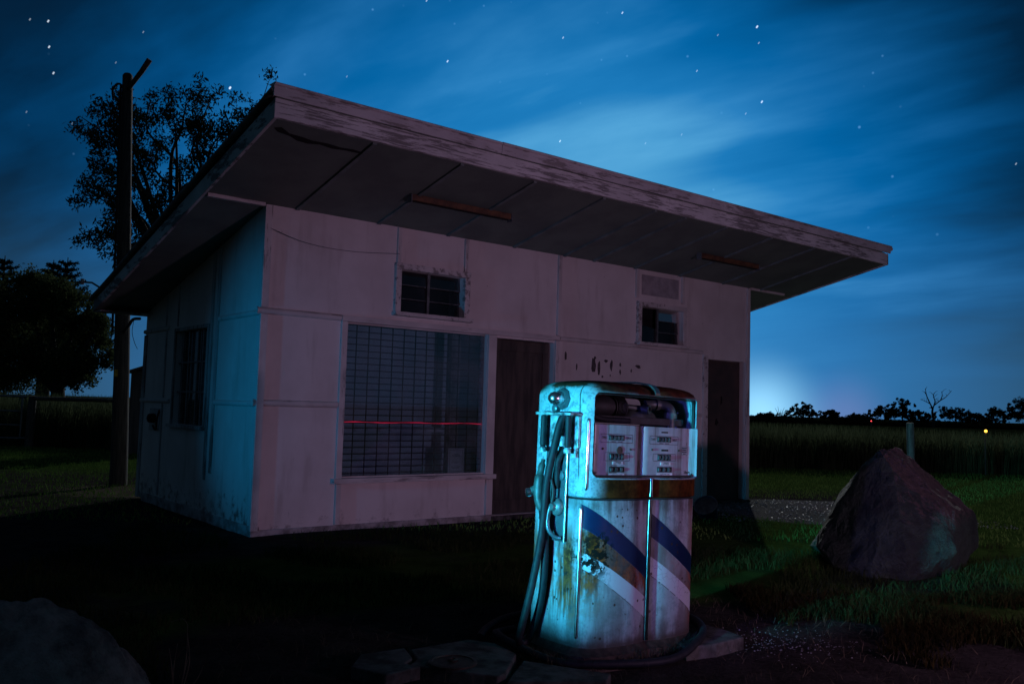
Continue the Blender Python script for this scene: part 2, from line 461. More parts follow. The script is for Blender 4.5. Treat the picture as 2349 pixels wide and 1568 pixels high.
def glass_mat(name, tint=(.75, .85, .9), refl=.16, dirt=.14):
    m, nt, b, vec = new_mat(name)
    nt.nodes.remove(b)
    tr = nt.nodes.new('ShaderNodeBsdfTransparent'); tr.inputs[0].default_value = tint + (1,)
    gl = nt.nodes.new('ShaderNodeBsdfGlossy'); gl.inputs['Roughness'].default_value = .03
    df = nt.nodes.new('ShaderNodeBsdfDiffuse'); df.inputs[0].default_value = (.35, .38, .40, 1)
    lw = nt.nodes.new('ShaderNodeLayerWeight'); lw.inputs[0].default_value = .35
    a = nt.nodes.new('ShaderNodeMixShader')
    nt.links.new((E(nt, lw.outputs['Fresnel']) * .8 + refl * .5).k, a.inputs[0])
    nt.links.new(tr.outputs[0], a.inputs[1]); nt.links.new(gl.outputs[0], a.inputs[2])
    d = nt.nodes.new('ShaderNodeMixShader')
    n = noise(nt, vec, 2.2, 6, .62)
    nt.links.new((n.step(.3, .8) * dirt).k, d.inputs[0])
    nt.links.new(a.outputs[0], d.inputs[1]); nt.links.new(df.outputs[0], d.inputs[2])
    nt.links.new(d.outputs[0], nt.nodes['Material Output'].inputs[0])
    return m
M_glass = glass_mat('dusty_window_glass')
M_darkglass = glass_mat('dark_louvre_glass', (.35, .38, .40), .03, .05)
def emit(name, col, s):
    m = bpy.data.materials.new(name); m.use_nodes = True; nt = m.node_tree
    b = nt.nodes['Principled BSDF']; b.inputs['Base Color'].default_value = col + (1,)
    b.inputs['Emission Color'].default_value = col + (1,); b.inputs['Emission Strength'].default_value = s
    return m

# ================================================================== THE SETTING
def ground():
    # one sheet to the horizon, finer near the camera
    xs = np.concatenate([np.linspace(-900, -30, 14), np.linspace(-26, 26, 105), np.linspace(30, 900, 14)])
    ys = np.concatenate([np.linspace(-300, -12, 6), np.linspace(-8, 32, 100), np.linspace(40, 1500, 16)])
    X, Y = np.meshgrid(xs, ys)
    Z = np.zeros_like(X)
    for i in range(X.shape[0]):
        for j in range(X.shape[1]):
            if abs(X[i, j]) < 27 and -9 < Y[i, j] < 33:
                q = mnoise.noise(Vector((X[i, j] * .8, Y[i, j] * .8, 3.3))) * .022 + mnoise.noise(Vector((X[i, j] * 2.6, Y[i, j] * 2.6, 1.3))) * .012
                Z[i, j] = q - .012
    V = np.stack([X.ravel(), Y.ravel(), Z.ravel()], 1)
    nx = len(xs); I = np.arange(len(ys) - 1)[:, None] * nx + np.arange(nx - 1)[None, :]
    I = I.ravel(); F = np.stack([I, I + 1, I + nx + 1, I + nx], 1)
    o = np_mesh('ground', V, F, M_ground)
    o.data.polygons.foreach_set('use_smooth', [True] * len(o.data.polygons))
    o['kind'] = 'structure'
    tag(o, 'dark bare earth and lawn running back to the tall grass', 'ground')
ground()

# ================================================================== THE BUILDING
L, WD, H, S, OF, OL, OR, OB = 7.5944, 3.6977, 3.166, .2211, 1.5364, .616, 1.1719, .0871
def building():
    b = thing('roadside_shop', 'abandoned white fibro shop with sloping roof and wide front awning', 'building', B0, ROTZ)
    def panel(name, holes, a0, a1, z0, z1, t, mat, topfn=None, axis='front'):
        """sheet wall with real openings and reveals; axis front: a runs along x, faces -y; side: a runs along y, faces -x"""
        A = sorted({a0, a1, *[h[0] for h in holes], *[h[1] for h in holes]})
        Zs = sorted({z0, z1, *[h[2] for h in holes], *[h[3] for h in holes]})
        mb = MB()
        def P(a, z, d): return (a, d, z) if axis == 'front' else (d, a, z)
        solid = {}
        for i in range(len(A) - 1):
            for j in range(len(Zs) - 1):
                ca, cz = (A[i] + A[i + 1]) / 2, (Zs[j] + Zs[j + 1]) / 2
                solid[i, j] = not any(h[0] < ca < h[1] and h[2] < cz < h[3] for h in holes)
        for (i, j), s in solid.items():
            if not s: continue
            x0, x1, y0, y1 = A[i], A[i + 1], Zs[j], Zs[j + 1]
            for d in (0, t):
                mb.add([P(x0, y0, d), P(x1, y0, d), P(x1, y1, d), P(x0, y1, d)], [(0, 1, 2, 3)])
            for (di, dj, e0, e1) in ((-1, 0, (x0, y0), (x0, y1)), (1, 0, (x1, y0), (x1, y1)), (0, -1, (x0, y0), (x1, y0)), (0, 1, (x0, y1), (x1, y1))):
                if not solid.get((i + di, j + dj), False):
                    mb.add([P(*e0, 0), P(*e1, 0), P(*e1, t), P(*e0, t)], [(0, 1, 2, 3)])
        if topfn:
            for i in range(len(A) - 1):
                x0, x1 = A[i], A[i + 1]
                for d in (0, t):
                    mb.add([P(x0, z1, d), P(x1, z1, d), P(x1, topfn(x1), d), P(x0, topfn(x0), d)], [(0, 1, 2, 3)])
        me = bpy.data.meshes.new(name); me.from_pydata(mb.v, [], mb.f); me.update()
        bm = bmesh.new(); bm.from_mesh(me); bmesh.ops.remove_doubles(bm, verts=bm.verts, dist=1e-5); bm.to_mesh(me); bm.free()
        return link(name, me, mat, b)
    top = lambda v: H - S * v - .002
    SW = (.91, 2.71, .515, 2.10); D1 = (2.83, 3.73, .04, 2.075); D2 = (6.64, 7.52, .03, 2.045)
    W1 = (1.51, 2.34, 2.255, 2.71); W2 = (5.23, 6.06, 2.195, 2.665); WS = (1.42, 2.46, .975, 2.045)
    panel('front_wall', [SW, D1, D2, W1, W2], 0, L, .03, H - .002, .10, M_wall)
    panel('side_wall', [WS], .101, WD, .02, 2.10, .09, M_sidewall, top, 'side')
    mb = MB(); mb.add([(L, .101, 0), (L, WD, 0), (L, WD, top(WD)), (L, .101, top(.101))], [(0, 1, 2, 3)])
    mb.add([(0.092, WD, 0), (L, WD, 0), (L, WD, top(WD)), (0.092, WD, top(WD))], [(0, 1, 2, 3)])
    mb.build('rear_wall', M_sidewall, b)
    # inside: floor, back partition, a post and a shelf seen through the shop window
    mb = MB(); mb.box(.1, L - .05, .11, WD - .05, -.05, .06)
    mb.build('floor', M_dark, b)
    mb = MB(); mb.box(.12, 2.74, .62, .66, .07, 2.2); mb.box(2.741, 2.78, .105, .655, .07, 2.2)
    mb.build('partition', M_room, b)
    mb = MB(); mb.box(4.31, 6.6, 2.0, 2.05, .07, 2.6); mb.build('dark_partition', M_dark, b)
    MB().box(2.36, 2.48, .20, .30, .07, 2.6).build('inside_post', M_pale, b)
    MB().box(.2, 2.33, .30, .61, .97, 1.02).build('counter', M_room, b)
    # footing
    mb = MB(); mb.box(-.012, .08, 1.11, 3.47, -.02, .095); mb.box(-.02, .08, .0, 1.10, -.03, .085)
    mb.build('side_footing', M_found, b, bevel=.006)
    mb = MB(); mb.box(-.018, 2.83, -.022, .02, -.04, .05); mb.box(3.73, 6.64, -.022, .02, -.04, .04)
    mb.build('front_footing', M_found, b, bevel=.006)
    MB().box(2.82, 3.75, -.03, .2, -.03, .035).build('door_step', M_concrete, b, bevel=.006)
    MB().box(6.6, 7.6, -.06, .2, -.03, .025).build('door_step', M_concrete, b, bevel=.006)
    # cover strips (one part each)
    def strip(x0, x1, z0, z1, d=.030, y0=None, mat=M_trimv):
        return MB().box(x0, x1, -d, (.001 if y0 is None else y0), z0, z1).build('cover_strip', mat, b, bevel=.003)
    strip(-.024, .05, .045, 2.098); strip(-.024, .05, 2.166, H - .01)
    strip(.85, .905, .055, .455); strip(2.735, 2.826, .055, .455)
    strip(1.46, 1.505, 2.781, H - .01); strip(2.342, 2.392, 2.781, H - .01)
    strip(3.755, 3.81, 2.163, H - .01); strip(5.135, 5.188, 2.775, H - .01); strip(6.052, 6.104, 2.775, H - .01)
    strip(5.135, 5.188, 2.158, 2.185, mat=M_peelframe); strip(6.052, 6.104, 2.158, 2.185, mat=M_peelframe)
    strip(7.535, 7.60, 2.10, H - .01)
    strip(3.735, 3.795, .02, 2.098, .028); strip(6.535, 6.632, .02, 2.098, .03, mat=M_peelframe); strip(7.528, 7.605, .0, 2.098, .026)
    # horizontal half-round rails
    def rail(x0, x1, z, r=.032):
        prof = [(.001, z - r)] + [(-math.sin(a) * r * .95, z - math.cos(a) * r) for a in np.linspace(.2, math.pi - .2, 7)] + [(.001, z + r)]
        return MB().prism(prof, 'x', x0, x1).build('half_round_rail', M_trim, b, 40)
    rail(-.055, .835, 2.132); rail(3.812, 6.53, 2.132, .028); rail(-.055, .835, 1.250); rail(3.80, 6.53, 1.245, .026)
    # side wall strips and rails
    def srail(v0, v1, z, r=.028):
        prof = [(.001, z - r)] + [(-math.sin(a) * r * .9, z - math.cos(a) * r) for a in np.linspace(.2, math.pi - .2, 6)] + [(.001, z + r)]
        return MB().prism(prof, 'y', v0, v1).build('half_round_rail', M_trimv, b, 40)
    srail(.03, 1.10, 2.118); srail(.03, 1.12, 1.238); srail(2.76, WD + .03, 2.105); srail(2.60, WD + .03, 1.235)
    def sstrip(v0, v1, z0, z1, d=.02):
        return MB().box(-d, .001, v0, v1, z0, z1).build('cover_strip', M_sidestrip, b, bevel=.003)
    global M_sidestrip
    M_sidestrip = trim_paint('weathered_side_strip', .42, (.42, .43, .42), (.05, .045, .04), (3, 3, .35), 6)
    sstrip(1.115, 1.165, .50, 2.88); sstrip(1.285, 1.335, .42, 2.84)
    sstrip(2.82, 2.855, 1.27, 2.07, .014); sstrip(2.86, 2.885, 2.14, 2.50, .012); sstrip(2.43, 2.455, 2.11, 2.60, .012)
    sstrip(2.84, 2.87, .12, 1.20, .016); sstrip(WD - .09, WD + .01, .02, 2.06, .018)
    # door frame header and shop window frame
    MB().box(.84, 3.80, -.03, .001, 2.101, 2.160).build('window_header', M_trim, b, bevel=.003)
    wf = MB(); gx, gz = (.84, .908, 2.713, 2.829), (.500, .514, 2.099)
    vid = {}
    for yy in (-.028, .001):
        for i_ in range(4):
            for j_ in range(3): vid[i_, j_, yy] = len(wf.v); wf.v.append((gx[i_], yy, gz[j_]))
    cells = [(0, 0), (1, 0), (2, 0), (0, 1), (2, 1)]
    for (i_, j_) in cells:
        q = [(i_, j_), (i_ + 1, j_), (i_ + 1, j_ + 1), (i_, j_ + 1)]
        for yy in (-.028, .001): wf.f.append(tuple(vid[a, c, yy] for a, c in q))
        for (a, c, nb) in ((0, 1, (i_, j_ - 1)), (1, 2, (i_ + 1, j_)), (2, 3, (i_, j_ + 1)), (3, 0, (i_ - 1, j_))):
            if nb not in cells: wf.f.append((vid[(*q[a], -.028)], vid[(*q[c], -.028)], vid[(*q[c], .001)], vid[(*q[a], .001)]))
    sh = MB().box(.93, 2.70, .052, .058, .53, 2.09)
    win = wf.build('shop_window', M_trimv, b, bevel=.003)
    sh.build('glass', M_glass, win)
    MB().box(.80, 2.84, -.075, .05, .462, .514).build('sill', M_trim, win, bevel=.004)
    mb = MB()
    for k in range(13):
        u = .925 + .1445 * k
        mb.box(u - .0055, u + .0055, .078, .084, .517, 2.098)
    for k in range(24):
        z = .55 + .0665 * k
        mb.box(.912, 2.708, .071, .077, z - .0042, z + .0042)
    mb.build('security_mesh', M_wire, win)
    mb = MB(); mb.box(.912, 2.708, .0, .05, .5155, .53); mb.box(.912, .93, .04, .066, .531, 2.09); mb.box(.931, 2.708, .04, .066, 2.085, 2.098)
    mb.build('glazing_bead', M_trim, win)
    # clerestory windows
    def clerestory(w, broken):
        x0, x1, z0, z1 = w
        f = MB(); f.box(x0 - .068, x0, -.048, .001, z0 - .002, z1); f.box(x1, x1 + .072, -.048, .001, z0 - .002, z1)
        f.box(x0 - .070, x1 + .074, -.052, .001, z1 + .001, z1 + .065)
        fr = f.build('louvre_window', M_peelframe, b, bevel=.003)
        MB().box(x0 - .085, x1 + .10, -.095, .05, z0 - .045, z0 - .004).build('sill', M_peelframe, fr, bevel=.003)
        cx = (x0 + x1) / 2 - .02
        MB().box(cx - .016, cx + .016, .034, .06, z0, z1).build('mullion', M_grey, fr)
        for (p0, p1, sash) in ((x0 + .002, cx - .024, 0), (cx + .024, x1 - .002, 1)):
            if broken and sash == 0:
                MB().prism([(p0, z0 + .005), (p1, z0 + .005), (p1, z0 + .20), (p0 + .05, z0 + .24), (p0, z0 + .22)], 'y', .058, .062).build('pane', M_darkglass, fr)
                continue
            mb = MB(); n = 3; hh = (z1 - z0) / n
            for k in range(n):
                zz = z0 + hh * k
                mb.add([(p0, .048, zz), (p1, .048, zz), (p1, .066, zz + hh * 1.02), (p0, .066, zz + hh * 1.02)], [(0, 1, 2, 3)])
            mb.build('pane', M_darkglass, fr)
            mb = MB()
            for k in range(1, n): mb.box(p0, p1, .044, .048, z0 + hh * k - .004, z0 + hh * k + .004)
            mb.build('louvre_edge', M_grey, fr)
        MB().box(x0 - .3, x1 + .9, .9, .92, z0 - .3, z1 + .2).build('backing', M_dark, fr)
    clerestory(W1, False); clerestory(W2, True)
    MB().box(5.26, 6.0, -.006, .001, 2.83, 3.10).build('patch_sheet', M_patch, b)
    # doors
    mb = MB(); mb.box(2.835, 3.725, .10, .14, .045, 2.07)
    d = mb.build('door', M_door, b); d['label'] = 'dark brown weathered front door'
    mb = MB(); mb.box(2.84, 3.72, .088, .101, 1.94, 2.065); mb.box(2.84, 2.93, .088, .101, .05, 1.939); mb.box(3.63, 3.72, .088, .101, .05, 1.939); mb.box(2.931, 3.629, .088, .101, .05, .20)
    mb.build('door_rail', M_door, d, bevel=.004)
    MB().box(2.855, 2.90, .078, .089, .93, 1.13).build('lock_plate', M_rustbar, d, bevel=.002)
    mb = MB(); mb.box(6.645, 7.515, .10, .14, .035, 2.04)
    d2 = mb.build('door', M_door2, b); d2['label'] = 'dark red brown side door'
    MB().prism([(7.08, 1.40), (7.11, 1.43), (7.115, 1.50), (7.085, 1.53)], 'y', .094, .0995).build('broken_hole', M_black, d2)
    MB().prism([(6.95, 1.12), (6.99, 1.10), (7.03, 1.15), (6.98, 1.20)], 'y', .094, .0995).build('broken_hole', M_black, d2)
    # side window with bars, dark room and pale things behind
    v0, v1, z0, z1 = WS
    f = MB(); f.box(-.02, .001, v0 - .05, v0, z0, z1 + .04); f.box(-.02, .001, v1, v1 + .05, z0, z1 + .04); f.box(-.021, .001, v0, v1, z1, z1 + .04)
    sw = f.build('barred_window', M_sidestrip, b, bevel=.003)
    MB().box(-.055, .04, v0 - .06, v1 + .07, z0 - .04, z0 - .002).build('sill', M_sidestrip, sw, bevel=.003)
    for v in (1.66, 1.82, 2.12, 2.32): MB().box(.03, .055, v - .016, v + .016, z0, z1).build('bar', M_grey, sw)
    mb = MB(); mb.box(.03, .05, v0, v1, z0 + .36, z0 + .38); mb.box(.03, .05, v0, v1, z0 + .70, z0 + .715); mb.build('cross_bar', M_grey, sw)
    MB().box(.062, .066, v0, v1, z0, z1).build('glass', M_glass, sw)
    mb = MB()
    for (v, z, r1, r2) in ((1.75, 1.78, .13, .10), (1.68, 1.47, .15, .09), (1.62, 1.25, .16, .07), (1.95, 1.62, .09, .06)):
        mb.lathe([(.01, -r2), (r1 * .7, -r2 * .8), (r1, 0), (r1 * .75, r2 * .7), (.01, r2)], 9, Matrix.Translation((.22, v, z)))
    mb.build('clutter', M_pale, sw, 50)
    # meter board on the side wall
    mb = MB(); mb.box(-.018, .0, 2.84, 3.30, .875, 1.14)
    mt = mb.build('meter_board', M_sidestrip, b, bevel=.004)
    MB().lathe([(.001, 0), (.055, 0), (.06, .03), (.05, .075), (.02, .09), (.001, .09)], 12, along((-.018, 3.08, 1.02), (-1, 0, 0))).build('meter', M_black, mt)
    MB().tube(smoothline([(-.02, 2.90, 1.12), (-.05, 2.88, 1.02), (-.04, 2.93, .90), (-.03, 3.02, .89), (-.03, 3.1, .93)]), .012, 8).build('cable', M_black, mt)
    # bits of loose wire under the soffit
    pts = smoothline([(.03, -.03, 2.93), (.4, -.03, 2.84), (.9, -.03, 2.82), (1.48, -.035, 2.87)], 6)
    MB().tube(pts, .0026, 5).build('loose_wire', M_ink, b)
    # flakes where lettering has peeled off, real thin scabs
    M_bare = simple('bare_grey_sheet', (.10, .09, .09), (.05, .045, .045), 30, .9, bmp=0)
    for (u, z, w, h) in ((3.92, 1.93, .05, .13), (4.11, 1.80, .03, .12), (4.40, 1.83, .09, .24), (4.50, 1.81, .06, .2), (4.42, 1.93, .05, .05), (4.62, 1.90, .07, .05),
                         (4.72, 1.85, .05, .17), (4.88, 1.87, .04, .07), (4.88, 1.78, .035, .08), (5.09, 1.80, .03, .05), (5.22, 1.86, .12, .05), (4.56, 1.70, .04, .03), (4.7, 1.72, .02, .03)):
        n = 9
        poly = [(u + w * .5 * math.cos(2 * math.pi * k / n) * random.uniform(.55, 1.15), z + h * .5 * math.sin(2 * math.pi * k / n) * random.uniform(.6, 1.1)) for k in range(n)]
        MB().prism(poly, 'y', -.004, .0005).build('peeled_patch', M_bare, b)
    # ---------------- roof
    x0, x1, ya, yb = -OL, L + OR, -OF, WD + OB
    sof = lambda v: H - S * v
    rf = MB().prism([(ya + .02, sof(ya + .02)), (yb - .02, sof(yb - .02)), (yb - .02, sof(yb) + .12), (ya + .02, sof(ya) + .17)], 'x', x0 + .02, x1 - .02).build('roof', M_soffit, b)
    # corrugated sheet on top
    n = 240; xs = np.linspace(x0 - .01, x1 + .02, n)
    mb = MB(); vs = []
    for x in xs:
        zz = .012 * math.sin(x * 2 * math.pi / .076)
        vs += [(x, ya + .01, sof(ya) + .215 + zz), (x, yb + .05, sof(yb) + .145 + zz)]
    mb.add(vs, [(2 * i, 2 * i + 2, 2 * i + 3, 2 * i + 1) for i in range(n - 1)])
    mb.build('roof_sheet', M_roof, rf)
    zf = sof(ya)
    MB().box(x0 - .01, 4.02, ya - .022, ya + .018, zf - .008, zf + .150).build('fascia_board', M_fascia, rf, bevel=.004)
    MB().box(4.024, x1 + .01, ya - .020, ya + .018, zf - .010, zf + .148).build('fascia_board', M_fascia, rf, bevel=.004)
    for (a, c, dz) in ((x0 - .035, 1.62, 0), (1.625, 4.72, .003), (4.725, x1 + .03, 0)):
        prof = [(ya - .045, zf + .155), (ya - .052, zf + .215 + dz), (ya - .050, zf + .235), (ya - .065, zf + .24), (ya - .072, zf + .253), (ya - .06, zf + .262 + dz), (ya + .05, zf + .265 + dz), (ya + .05, zf + .258), (ya - .03, zf + .225), (ya - .03, zf + .155)]
        MB().prism(prof, 'x', a, c).build('flashing', M_flash, rf, 35)
    MB().tube([(x1 - .02, ya - .03, zf + .225), (x1 + .075, ya - .03, zf + .225)], .028, 10).build('gutter_end', M_flash, rf, 40)
    # barge boards
    def barge(xa, xb, name, mat):
        mb = MB()
        mb.prism([(ya - .02, sof(ya) - .012), (yb, sof(yb) - .012), (yb, sof(yb) + .125), (ya - .02, sof(ya) + .15)], 'x', xa, xb)
        return mb.build(name, mat, rf, bevel=.004)
    barge(x0 - .012, x0 + .018, 'barge_board', M_barge); barge(x1 - .018, x1 + .012, 'barge_board', M_barge)
    pts = [(x0 - .02, ya - .03, sof(ya) + .215)]
    for k in range(1, 13):
        t = k / 12; v = ya + (yb + .05 - ya) * t
        pts.append((x0 - .022 + random.uniform(-.006, .006), v, sof(v) + .205 - .045 * t + random.uniform(-.006, .006)))
    MB().tube(pts, .033, 10).build('barge_capping', simple('mossy_capping', (.13, .14, .13), (.05, .055, .05), 9, .7), rf, 60)
    MB().box(x0, x1, yb - .02, yb + .012, sof(yb) - .014, sof(yb) + .12).build('rear_fascia', M_barge, rf, bevel=.004)
    MB().box(x0, L, yb - .30, yb - .02, sof(yb) - .02, sof(yb) - .006).build('rear_soffit_board', M_barge, rf)
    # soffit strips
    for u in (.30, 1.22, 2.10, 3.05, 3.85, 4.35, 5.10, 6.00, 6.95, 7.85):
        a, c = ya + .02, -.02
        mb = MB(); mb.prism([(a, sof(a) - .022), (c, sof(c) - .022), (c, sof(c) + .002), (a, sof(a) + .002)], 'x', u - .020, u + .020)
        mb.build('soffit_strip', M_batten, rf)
    MB().box(x0 + .03, -.03, -.03, .02, H - .03, H + .004).build('soffit_edge_strip', M_trim, rf)
    MB().box(L + .02, x1 - .3, -.03, .02, H - .028, H + .004).build('soffit_edge_strip', M_trim, rf)
    # torn gap in the first soffit sheet
    up = [(-.55, -1.38), (-.50, -1.41), (-.40, -1.345), (-.28, -1.335), (-.18, -1.315), (-.05, -1.325), (.08, -1.31), (.2, -1.325), (.277, -1.315)]
    dn = [(.277, -1.285), (.15, -1.285), (.03, -1.265), (-.10, -1.285), (-.2, -1.255), (-.30, -1.265), (-.38, -1.31), (-.5, -1.335)]
    mb = MB(); poly = up + dn; n = len(poly)
    mb.add([(u, v, sof(v) - .004) for u, v in poly] + [(u, v, sof(v) - .001) for u, v in poly], [tuple(range(n)), tuple(range(n, 2 * n))[::-1]] + [(i, (i + 1) % n, n + (i + 1) % n, n + i) for i in range(n)])
    mb.build('torn_gap', M_black, rf)
    # bracket on the rear roof corner
    p = [(-.62, 3.55, 2.60), (-.70, 3.62, 2.66), (-.80, 3.66, 2.66)]
    m2 = MB().tube(p, .012, 6); m2.tube([(-.80, 3.66, 2.63), (-.80, 3.66, 2.70)], .022, 8)
    m2.build('insulator_arm', M_grey, rf, 40)
    return b
building()

# light battens under the awning
def batten_light(u0, u1, label):
    c = bw((u0 + u1) / 2, -.76, H + S * .76)
    o = thing('awning_light', label, 'light fitting', c, ROTZ, 'bare light battens under the awning')
    hl = (u1 - u0) / 2
    q = MB().box(-hl, hl, -.035, .035, -.065, -.004).build('batten', M_rustbar, o, bevel=.006)
    MB().box(-hl - .012, -hl - .001, -.04, .04, -.09, -.003).build('end_cap', M_grey, o, bevel=.003)
    MB().box(hl + .001, hl + .012, -.04, .04, -.09, -.003).build('end_cap', M_grey, o, bevel=.003)
    MB().box(-hl + .02, hl - .02, -.009, .009, -.075, -.066).build('tube_slot', M_black, o)
    o.rotation_euler = (0, 0, ROTZ)
batten_light(1.14, 2.38, 'rusty bare light batten under the awning above the shop window')
batten_light(5.52, 6.74, 'rusty bare light batten under the awning above the side door')

def shop_window_things():
    p = thing('paper_notice', 'faded A4 paper notice stuck inside the shop window corner', 'notice', bw(2.37, .066, .665), ROTZ)
    MB().box(-.108, .108, 0, .0015, -.137, .137).build('sheet', M_paper, p)
    mb = MB()
    for (x0, x1, z0, z1) in ((-.09, .09, .118, .121), (-.09, .09, -.121, -.118), (-.09, -.087, -.118, .118), (.087, .09, -.118, .118)): mb.box(x0, x1, -.0012, -.0002, z0, z1)
    for k, w in enumerate((.03, .05, .06, .055, .03)): mb.box(-w, w, -.0012, -.0002, .07 - k * .012 - (.05 if k > 2 else 0), .074 - k * .012 - (.05 if k > 2 else 0))
    for k, w in enumerate((.06, .05)): mb.box(-w, w, -.0012, -.0002, -.07 - k * .014, -.066 - k * .014)
    mb.build('print', M_ink, p)
    n = thing('red_trail_reflection', 'thin glowing red line standing in for a car light trail reflected in the shop window', 'painted reflection', bw(1.82, .069, 1.077), ROTZ)  # added glowing line in place of car lights reflected in the glass
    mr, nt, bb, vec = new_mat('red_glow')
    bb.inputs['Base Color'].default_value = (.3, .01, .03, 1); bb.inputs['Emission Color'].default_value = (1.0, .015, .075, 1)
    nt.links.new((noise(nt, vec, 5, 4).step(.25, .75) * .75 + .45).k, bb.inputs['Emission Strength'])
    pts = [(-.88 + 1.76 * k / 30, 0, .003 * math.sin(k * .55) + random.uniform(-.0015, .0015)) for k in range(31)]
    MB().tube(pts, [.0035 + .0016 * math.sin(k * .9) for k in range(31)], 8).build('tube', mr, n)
    MB().box(-.88, .88, .0011, .0019, -.012, .012).build('streak_backing', M_wire, n)
shop_window_things()

# ================================================================== FUEL PUMP
def se(th, a=.445, b=.265, n=4.2):
    c, s = math.cos(th), math.sin(th)
    return (.41 + a * math.copysign(abs(c) ** (2 / n), c), .215 + b * math.copysign(abs(s) ** (2 / n), s))
def crease(x): return .022 * max(0.0, 1 - abs(x - .41) / .15) ** 2
def ring(n=160, a=.445, b=.265, e=4.2):
    # roughly even spacing
    fine = [se(2 * math.pi * k / 4000, a, b, e) for k in range(4000)]
    d = [0]
    for i in range(1, 4001):
        p, q = fine[i - 1], fine[i % 4000]; d.append(d[-1] + math.hypot(p[0] - q[0], p[1] - q[1]))
    out = []; j = 0
    n0 = n
    for k in range(n):
        t = d[-1] * k / n
        while d[j + 1] < t: j += 1
        px_, py_ = fine[j]
        out.append((px_, py_ + (crease(px_) if py_ < .215 else -crease(px_))))
    return out

